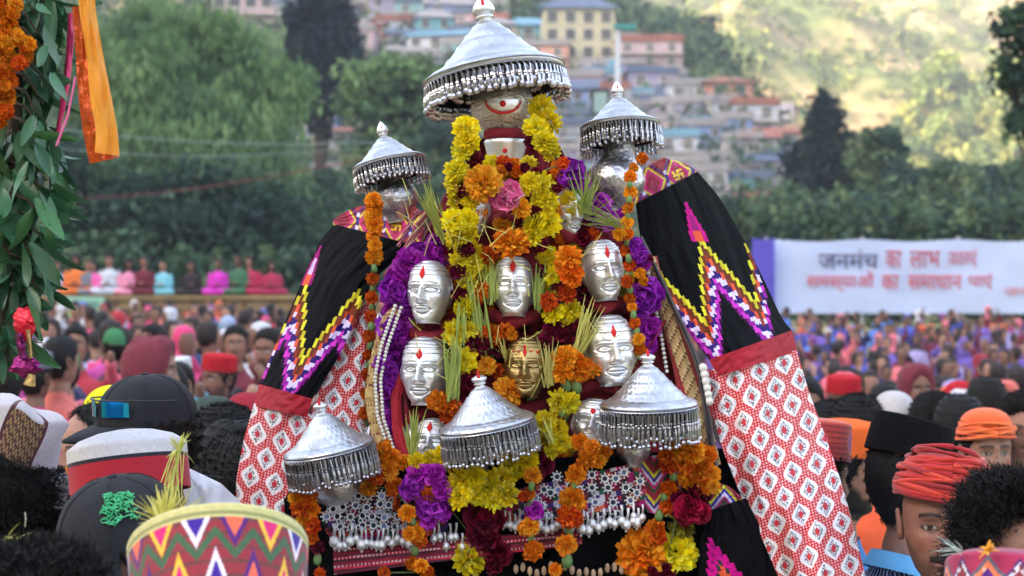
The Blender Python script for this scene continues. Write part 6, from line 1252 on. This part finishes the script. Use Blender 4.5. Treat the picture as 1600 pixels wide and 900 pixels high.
PALP = [(150, 24, 60), (60, 30, 120), (200, 40, 130), (30, 100, 70), (214, 96, 60), (40, 40, 60), (200, 196, 214), (30, 30, 40), (120, 20, 50)]
sheet('embroidered_patch', [(502, 800, 2.868), (508, 830, 2.86), (520, 846, 2.858)], [(650, 762, 2.855), (700, 800, 2.85), (700, 836, 2.85)], 30, 60, patch(1, PALP), mClothA, ap, bulge=.015, org=o_)
sheet('embroidered_patch', [(780, 770, 2.855), (780, 826, 2.85)], [(1000, 722, 2.855), (1015, 790, 2.85)], 40, 90, patch(2, PALP), mClothA, ap, bulge=.015, org=o_)
def zz2(x, y): s = (y - 700 + 14 * np.abs(((x - 1000) / 22.) % 2 - 1) * 2); q = np.floor(s / 6) % 7; return pick([q == 0, q == 1, q == 2, q == 3, q == 4], [LC(226, 220, 60), LC(60, 40, 160), LC(220, 210, 240), LC(206, 40, 130), LC(60, 84, 60)], LC(150, 30, 60))
sheet('woven_corner', [(992, 716, 2.86), (1000, 745, 2.855), (1010, 800, 2.85)], [(1062, 706, 2.86), (1064, 760, 2.855), (1060, 812, 2.85)], 50, 40, zz2, mClothA, ap, bulge=.01, org=o_)
sheet('woven_corner', [(1100, 748, 2.87), (1110, 778, 2.86), (1100, 800, 2.86)], [(1140, 760, 2.87), (1160, 778, 2.87), (1160, 790, 2.87)], 40, 40, zz2, mClothA, ap, bulge=.006, org=o_)
fs = thing('folded_cloth', 'black folded cloth with magenta woven spear at the bottom right of the palanquin', 'cloth', P(1160, 840, 2.84)); o_ = tuple(fs.location)
def spear2(x, y):
    xs = x - .42 * (y - 850); d = y - (838 + 2.2 * np.abs((np.floor(xs / 6) + .5) * 6 - 1112)); C = np.tile(BLK, (len(x), 1)); C[(d > 0) & (d < 34)] = LC(206, 24, 140); C[(d > 34) & (d < 44)] = LC(60, 60, 60); C[(d > 44) & (d < 70)] = LC(224, 90, 60); C[(d > 12) & (d < 22) & (np.floor(y / 6) % 2 == 0)] = LC(150, 20, 120); return C
sheet('cloth', [(1100, 800, 2.83), (1094, 850, 2.82), (1090, 950, 2.81)], [(1165, 778, 2.87), (1200, 815, 2.87), (1222, 880, 2.86), (1232, 950, 2.85)], 90, 90, spear2, mBlackCl, fs, bulge=.03, wr=.006, org=o_)
# silver mirror ornaments and bells
st = MB(); st.lathe([(.35, .0), (.38, .14), (.55, .2), (.62, .12), (.62, 0)], 16); 
for q in range(8): a = 2 * math.pi * q / 8; st.ball((.8 * math.cos(a), .8 * math.sin(a), .06), (.17, .17, .12), 6, 4)
st.cur = 1; st.lathe([(.01, .06), (.36, .06)], 16); stm = st.mesh('mirror_star', [mSilver, mat('dark_mirror', (60, 66, 90), rough=.1, metal=.6)], True)
bl_ = MB(); bl_.tube([(0, 0, 1.0), (.05, 0, .5), (0, 0, 0)], [.16, .1, .16], 6); bl_.lathe([(.1, .05), (.32, -.15), (.42, -.45), (.36, -.75), (.1, -.9)], 10, cap=True); bl_.ball((0, 0, -.98), .12, 6, 4); blm = bl_.mesh('bell', mSilver, True)
orn = thing('silver_ornaments', 'silver mirror stars and bell drops sewn along the front cloth, left cluster', 'ornament', P(580, 800, 2.84)); orn2 = thing('silver_ornaments', 'silver mirror stars and bell drops sewn along the front cloth, right cluster', 'ornament', P(920, 790, 2.84)); orn3 = thing('silver_ornaments', 'silver star and bells below the purple bunch of flowers', 'ornament', P(710, 830, 2.84))
ro = random.Random(9)
def star(t, px, py, r, Y=2.835): q = Vector((ro.gauss(0, .15), -1, .2 + ro.gauss(0, .15))); link('mirror_star', stm, t, M=Matrix.Translation(P(px, py, Y) - t.location) @ q.to_track_quat('Z', 'Y').to_matrix().to_4x4() @ Matrix.Diagonal((r * Y / F,) * 3).to_4x4())
def bell(t, px, py, r, Y=2.825): link('bell', blm, t, M=Matrix.Translation(P(px, py, Y) - t.location) @ Euler((0, ro.uniform(-.12, .12), 0)).to_matrix().to_4x4() @ Matrix.Diagonal((r * Y / F,) * 3).to_4x4())
for row, (y0, x0_, x1_) in enumerate([(776, 560, 640), (792, 520, 640), (808, 512, 640), (824, 530, 640)]):
    x = x0_
    while x < x1_: star(orn, x + ro.uniform(-3, 3), y0 + ro.uniform(-3, 3) - (x - 560) * .05, 10.5); x += 18
x = 522
while x < 640: bell(orn, x, 842 + ro.uniform(-7, 5), ro.uniform(14, 20)); x += 8 + ro.uniform(-1, 2)
for x, y in [(870, 745), (925, 742), (975, 738), (850, 765), (872, 766), (925, 762), (950, 762), (978, 762), (846, 790), (876, 792), (930, 785), (958, 785), (985, 782), (860, 770), (945, 748), (1000, 752), (874, 815), (905, 765), (938, 803), (965, 803), (856, 806), (900, 790), (912, 806), (995, 770), (890, 760), (836, 778), (962, 748)]: star(orn2, x, y, 10.5)
for x in range(845, 1000, 9): bell(orn2, x + ro.uniform(-2, 2), 820 - (x - 845) * .05 + ro.uniform(-9, 4), ro.uniform(14, 20))
for x, y in [(990, 800), (997, 808), (1004, 802)]: bell(orn2, x, y, 14)
star(orn3, 692, 808, 10)
for x in [678, 686, 696, 704, 712, 722, 788, 797, 805, 812]: bell(orn3, x, 842 + ro.uniform(-12, 6) - (25 if x > 780 else 0), 15)
# small carved wooden bits under the apron
m = MB()
for k in range(16): px = 806 + k * 11; m.ball(P(px, 892 + ro.uniform(-8, 6), 2.83) - P(880, 892, 2.83), (.005, .004, .009), 8, 6)
tag(m.build('wooden_tassels', mat('ivory_wood', (190, 160, 130), rough=.5, nz=(60, .5)), smooth=True, loc=P(880, 892, 2.83)), 'row of small ivory and brown tassels under the black front cloth', 'tassels')
# ------------------------------------------------------------------ leafy arch at the left edge
mLeaf = mat('glossy_leaf', (58, 106, 70), rough=.4, rnd=.4, nz=(30, .2), trans=.12)
lf = MB(); rw_ = []
for i in range(9):
    u = i / 8; w_ = .17 * math.sin(math.pi * min(1, u * .92 + .06)) ** .8; rw_.append([(-w_, .03 * math.sin(u * 3) + .03, -u), (-w_ * .5, .0 + .03 * math.sin(u * 3), -u), (0, -.018 + .04 * math.sin(u * 3), -u), (w_ * .5, .0 + .03 * math.sin(u * 3), -u), (w_, .03 * math.sin(u * 3) + .03, -u)])
lf.loft(rw_, cap=False, closed=False); lfm = [lf.mesh('leaf', mLeaf, True)]
for cv, tw in ((.22, .5), (-.18, -.6), (.38, .2)):      # curled and twisted leaves
    m2 = lfm[0].copy(); c_ = np.empty(len(m2.vertices) * 3); m2.vertices.foreach_get('co', c_); c_ = c_.reshape(-1, 3); u_ = -c_[:, 2]; a_ = tw * u_; x_ = c_[:, 0] * np.cos(a_) - c_[:, 1] * np.sin(a_); y_ = c_[:, 0] * np.sin(a_) + c_[:, 1] * np.cos(a_) - abs(c_[:, 0]) * .25 + cv * u_ ** 2; c_[:, 0] = x_; c_[:, 1] = y_; m2.vertices.foreach_set('co', c_.ravel()); m2.update(); lfm.append(m2)
la = thing('leafy_garland', 'dark green leaf garland hanging down the left edge of the view', 'leaf garland', P(30, 250, 2.55)); rl = random.Random(3)
def lx(py): return np.interp(py, [-60, 40, 150, 300, 400, 480, 560, 610], [104, 108, 98, 96, 92, 78, 44, 8])
for k in range(460):
    py = rl.uniform(-70, 560); px = rl.uniform(-50, 1.) * 1 + rl.random() ** .7 * lx(py); d = Vector((rl.gauss(.25, .55), rl.gauss(-.25, .5), -1 + rl.gauss(0, .35))); Y = rl.uniform(2.46, 2.68) + (.06 if px < 40 else 0)
    if px < 62 and py < 190 and Y < 2.6: Y += .1
    ln = rl.uniform(50, 88) * Y / F; M = Matrix.Translation(P(px, py - 20, Y) - la.location) @ (-d).to_track_quat('Z', 'Y').to_matrix().to_4x4() @ Matrix.Rotation(rl.uniform(-1.4, 1.4), 4, 'Z') @ Matrix.Diagonal((ln * rl.uniform(.72, 1.15), ln, ln)).to_4x4()
    link('leaf', rl.choice(lfm), la, M=M)
m = MB(); m.tube([P(20, -90, 2.58) - la.location, P(25, 150, 2.58) - la.location, P(10, 400, 2.58) - la.location, P(0, 600, 2.58) - la.location], .012, 8)
for k in range(26): py = -60 + k * 24; m.tube([P(15, py, 2.57) - la.location, P(40, py + 10, 2.54) - la.location, P(62 + rl.uniform(-10, 10), py + 40, 2.52) - la.location], [.003, .0025, .0012], 5)
m.build('stems', mBark, la, smooth=True)
it = []
for k in range(150):
    py = rl.uniform(-40, 190); w1 = np.interp(py, [-40, 40, 60, 100, 190], [30, 26, 54, 46, 6]); px = rl.uniform(-40, w1); it.append((rl.choice('oooor'), px, py, rl.uniform(9, 13), 2.47 + rl.uniform(0, .03)))
garland('thick hanging mass of deep orange marigolds at the top left corner', it, 2.48, string=False, name='marigold_garland')
mSatin = mat('orange_satin', (255, 176, 64), rough=.38, nz=(12, .12), bump=(40, .3, .006), trans=.45)  # sun glow on the ribbon put into the bright orange
mSatinD = mat('orange_foil', (206, 84, 24), rough=.32, metal=.35, nz=(60, .4), bump=(70, .8, .008))
rb_ = thing('ribbon', 'long orange satin ribbon hanging at the upper left', 'ribbon', P(150, 100, 2.45)); o_ = tuple(rb_.location)
sheet('satin_fold', [(120, -40, 2.45), (124, 20, 2.45), (136, 90, 2.45), (140, 150, 2.45), (150, 205, 2.45), (148, 238, 2.45)], [(146, -40, 2.46), (150, 20, 2.46), (162, 90, 2.46), (174, 150, 2.46), (184, 205, 2.46), (187, 244, 2.46)], 90, 24, None, mSatin, rb_, bulge=.008, wr=.006, wsc=(5, 6), org=o_)
sheet('foil_fold', [(112, 10, 2.47), (118, 80, 2.47), (122, 150, 2.47), (130, 210, 2.47), (140, 256, 2.47)], [(128, 10, 2.462), (140, 80, 2.462), (146, 150, 2.462), (154, 215, 2.462), (186, 246, 2.465)], 90, 16, None, mSatinD, rb_, bulge=.006, wr=.006, wsc=(4, 9), org=o_)
pk = thing('ribbon', 'magenta ribbon strip hanging between the leaves and the orange ribbon', 'ribbon', P(100, 150, 2.5)); o_ = tuple(pk.location); mPk = mat('magenta_ribbon', (214, 30, 110), rough=.45, nz=(30, .25))
sheet('strip', [(106, 20, 2.6), (104, 70, 2.6), (98, 130, 2.6), (84, 222, 2.6)], [(116, 20, 2.6), (115, 70, 2.6), (110, 130, 2.6), (90, 228, 2.6)], 50, 8, None, mPk, pk, wr=.008, org=o_); m = MB(); m.tube([P(118, 120, 2.48) - pk.location, P(106, 180, 2.48) - pk.location, P(88, 228, 2.48) - pk.location], .002, 5); m.build('cord', mat('pink_cord', (230, 110, 170), rough=.6), pk)
tt = thing('foil_tassel', 'red and purple foil tassel hanging below the leaves at the left', 'tassel', P(42, 500, 2.5)); o_ = tuple(tt.location); mF1 = mat('red_foil', (226, 40, 66), rough=.3, metal=.3, bump=(60, .8, .01)); mF2 = mat('purple_foil', (140, 26, 110), rough=.25, metal=.6, bump=(70, 1., .01))
def crumple(name, cx, cy, w_, h_, material, seed):
    rs = np.random.RandomState(seed); m = MB(); rings = []
    for i in range(7):
        u = i / 6; rr = math.sin(math.pi * (u * .8 + .15)); rings.append([tuple(P(cx + w_ * .5 * rr * math.cos(a) * (1 + .35 * rs.normal()), cy - h_ / 2 + h_ * u + rs.normal() * 2, 2.5 + .012 * rr * math.sin(a)) - tt.location) for a in [2 * math.pi * q / 12 for q in range(12)]])
    m.loft(rings); return m.build(name, material, tt)
crumple('red_foil_bow', 38, 508, 34, 50, mF1, 1); sheet('foil_strip', [(50, 468, 2.5), (40, 500, 2.5)], [(52, 470, 2.5), (56, 506, 2.5)], 10, 6, None, mF1, tt, org=o_); crumple('purple_foil_bow', 40, 574, 44, 34, mF2, 2)
sheet('purple_strip', [(22, 520, 2.5), (30, 560, 2.5)], [(38, 520, 2.5), (44, 560, 2.5)], 16, 6, None, mF2, tt, org=o_, wr=.01); m = MB(); m.tube([P(44, 515, 2.49) - tt.location, P(48, 560, 2.49) - tt.location], .003, 5); m.tube([P(50, 585, 2.49) - tt.location, P(46, 602, 2.49) - tt.location], [.006, .01], 6); m.build('gold_cord', mGoldTh, tt)
garland('orange marigold worn beside the white cap at the lower left', [('o', 116, 734, 13, 2.85)], string=False, name='loose_flower')

mWhiteC = mat('white_cotton', (224, 226, 236), rough=.9, nz=(12, .1), bump=(30, .5, .008))
ws = thing('shoulder_cloth', 'white cotton cloth over the shoulder behind the red and white cap', 'cloth', P(320, 770, 2.9)); sheet('cloth', [(272, 722, 2.92), (280, 760, 2.9), (284, 840, 2.88)], [(292, 730, 2.92), (345, 755, 2.93), (392, 800, 2.95)], 40, 40, None, mWhiteC, ws, bulge=.02, wr=.008, wsc=(5, 4), org=tuple(ws.location))
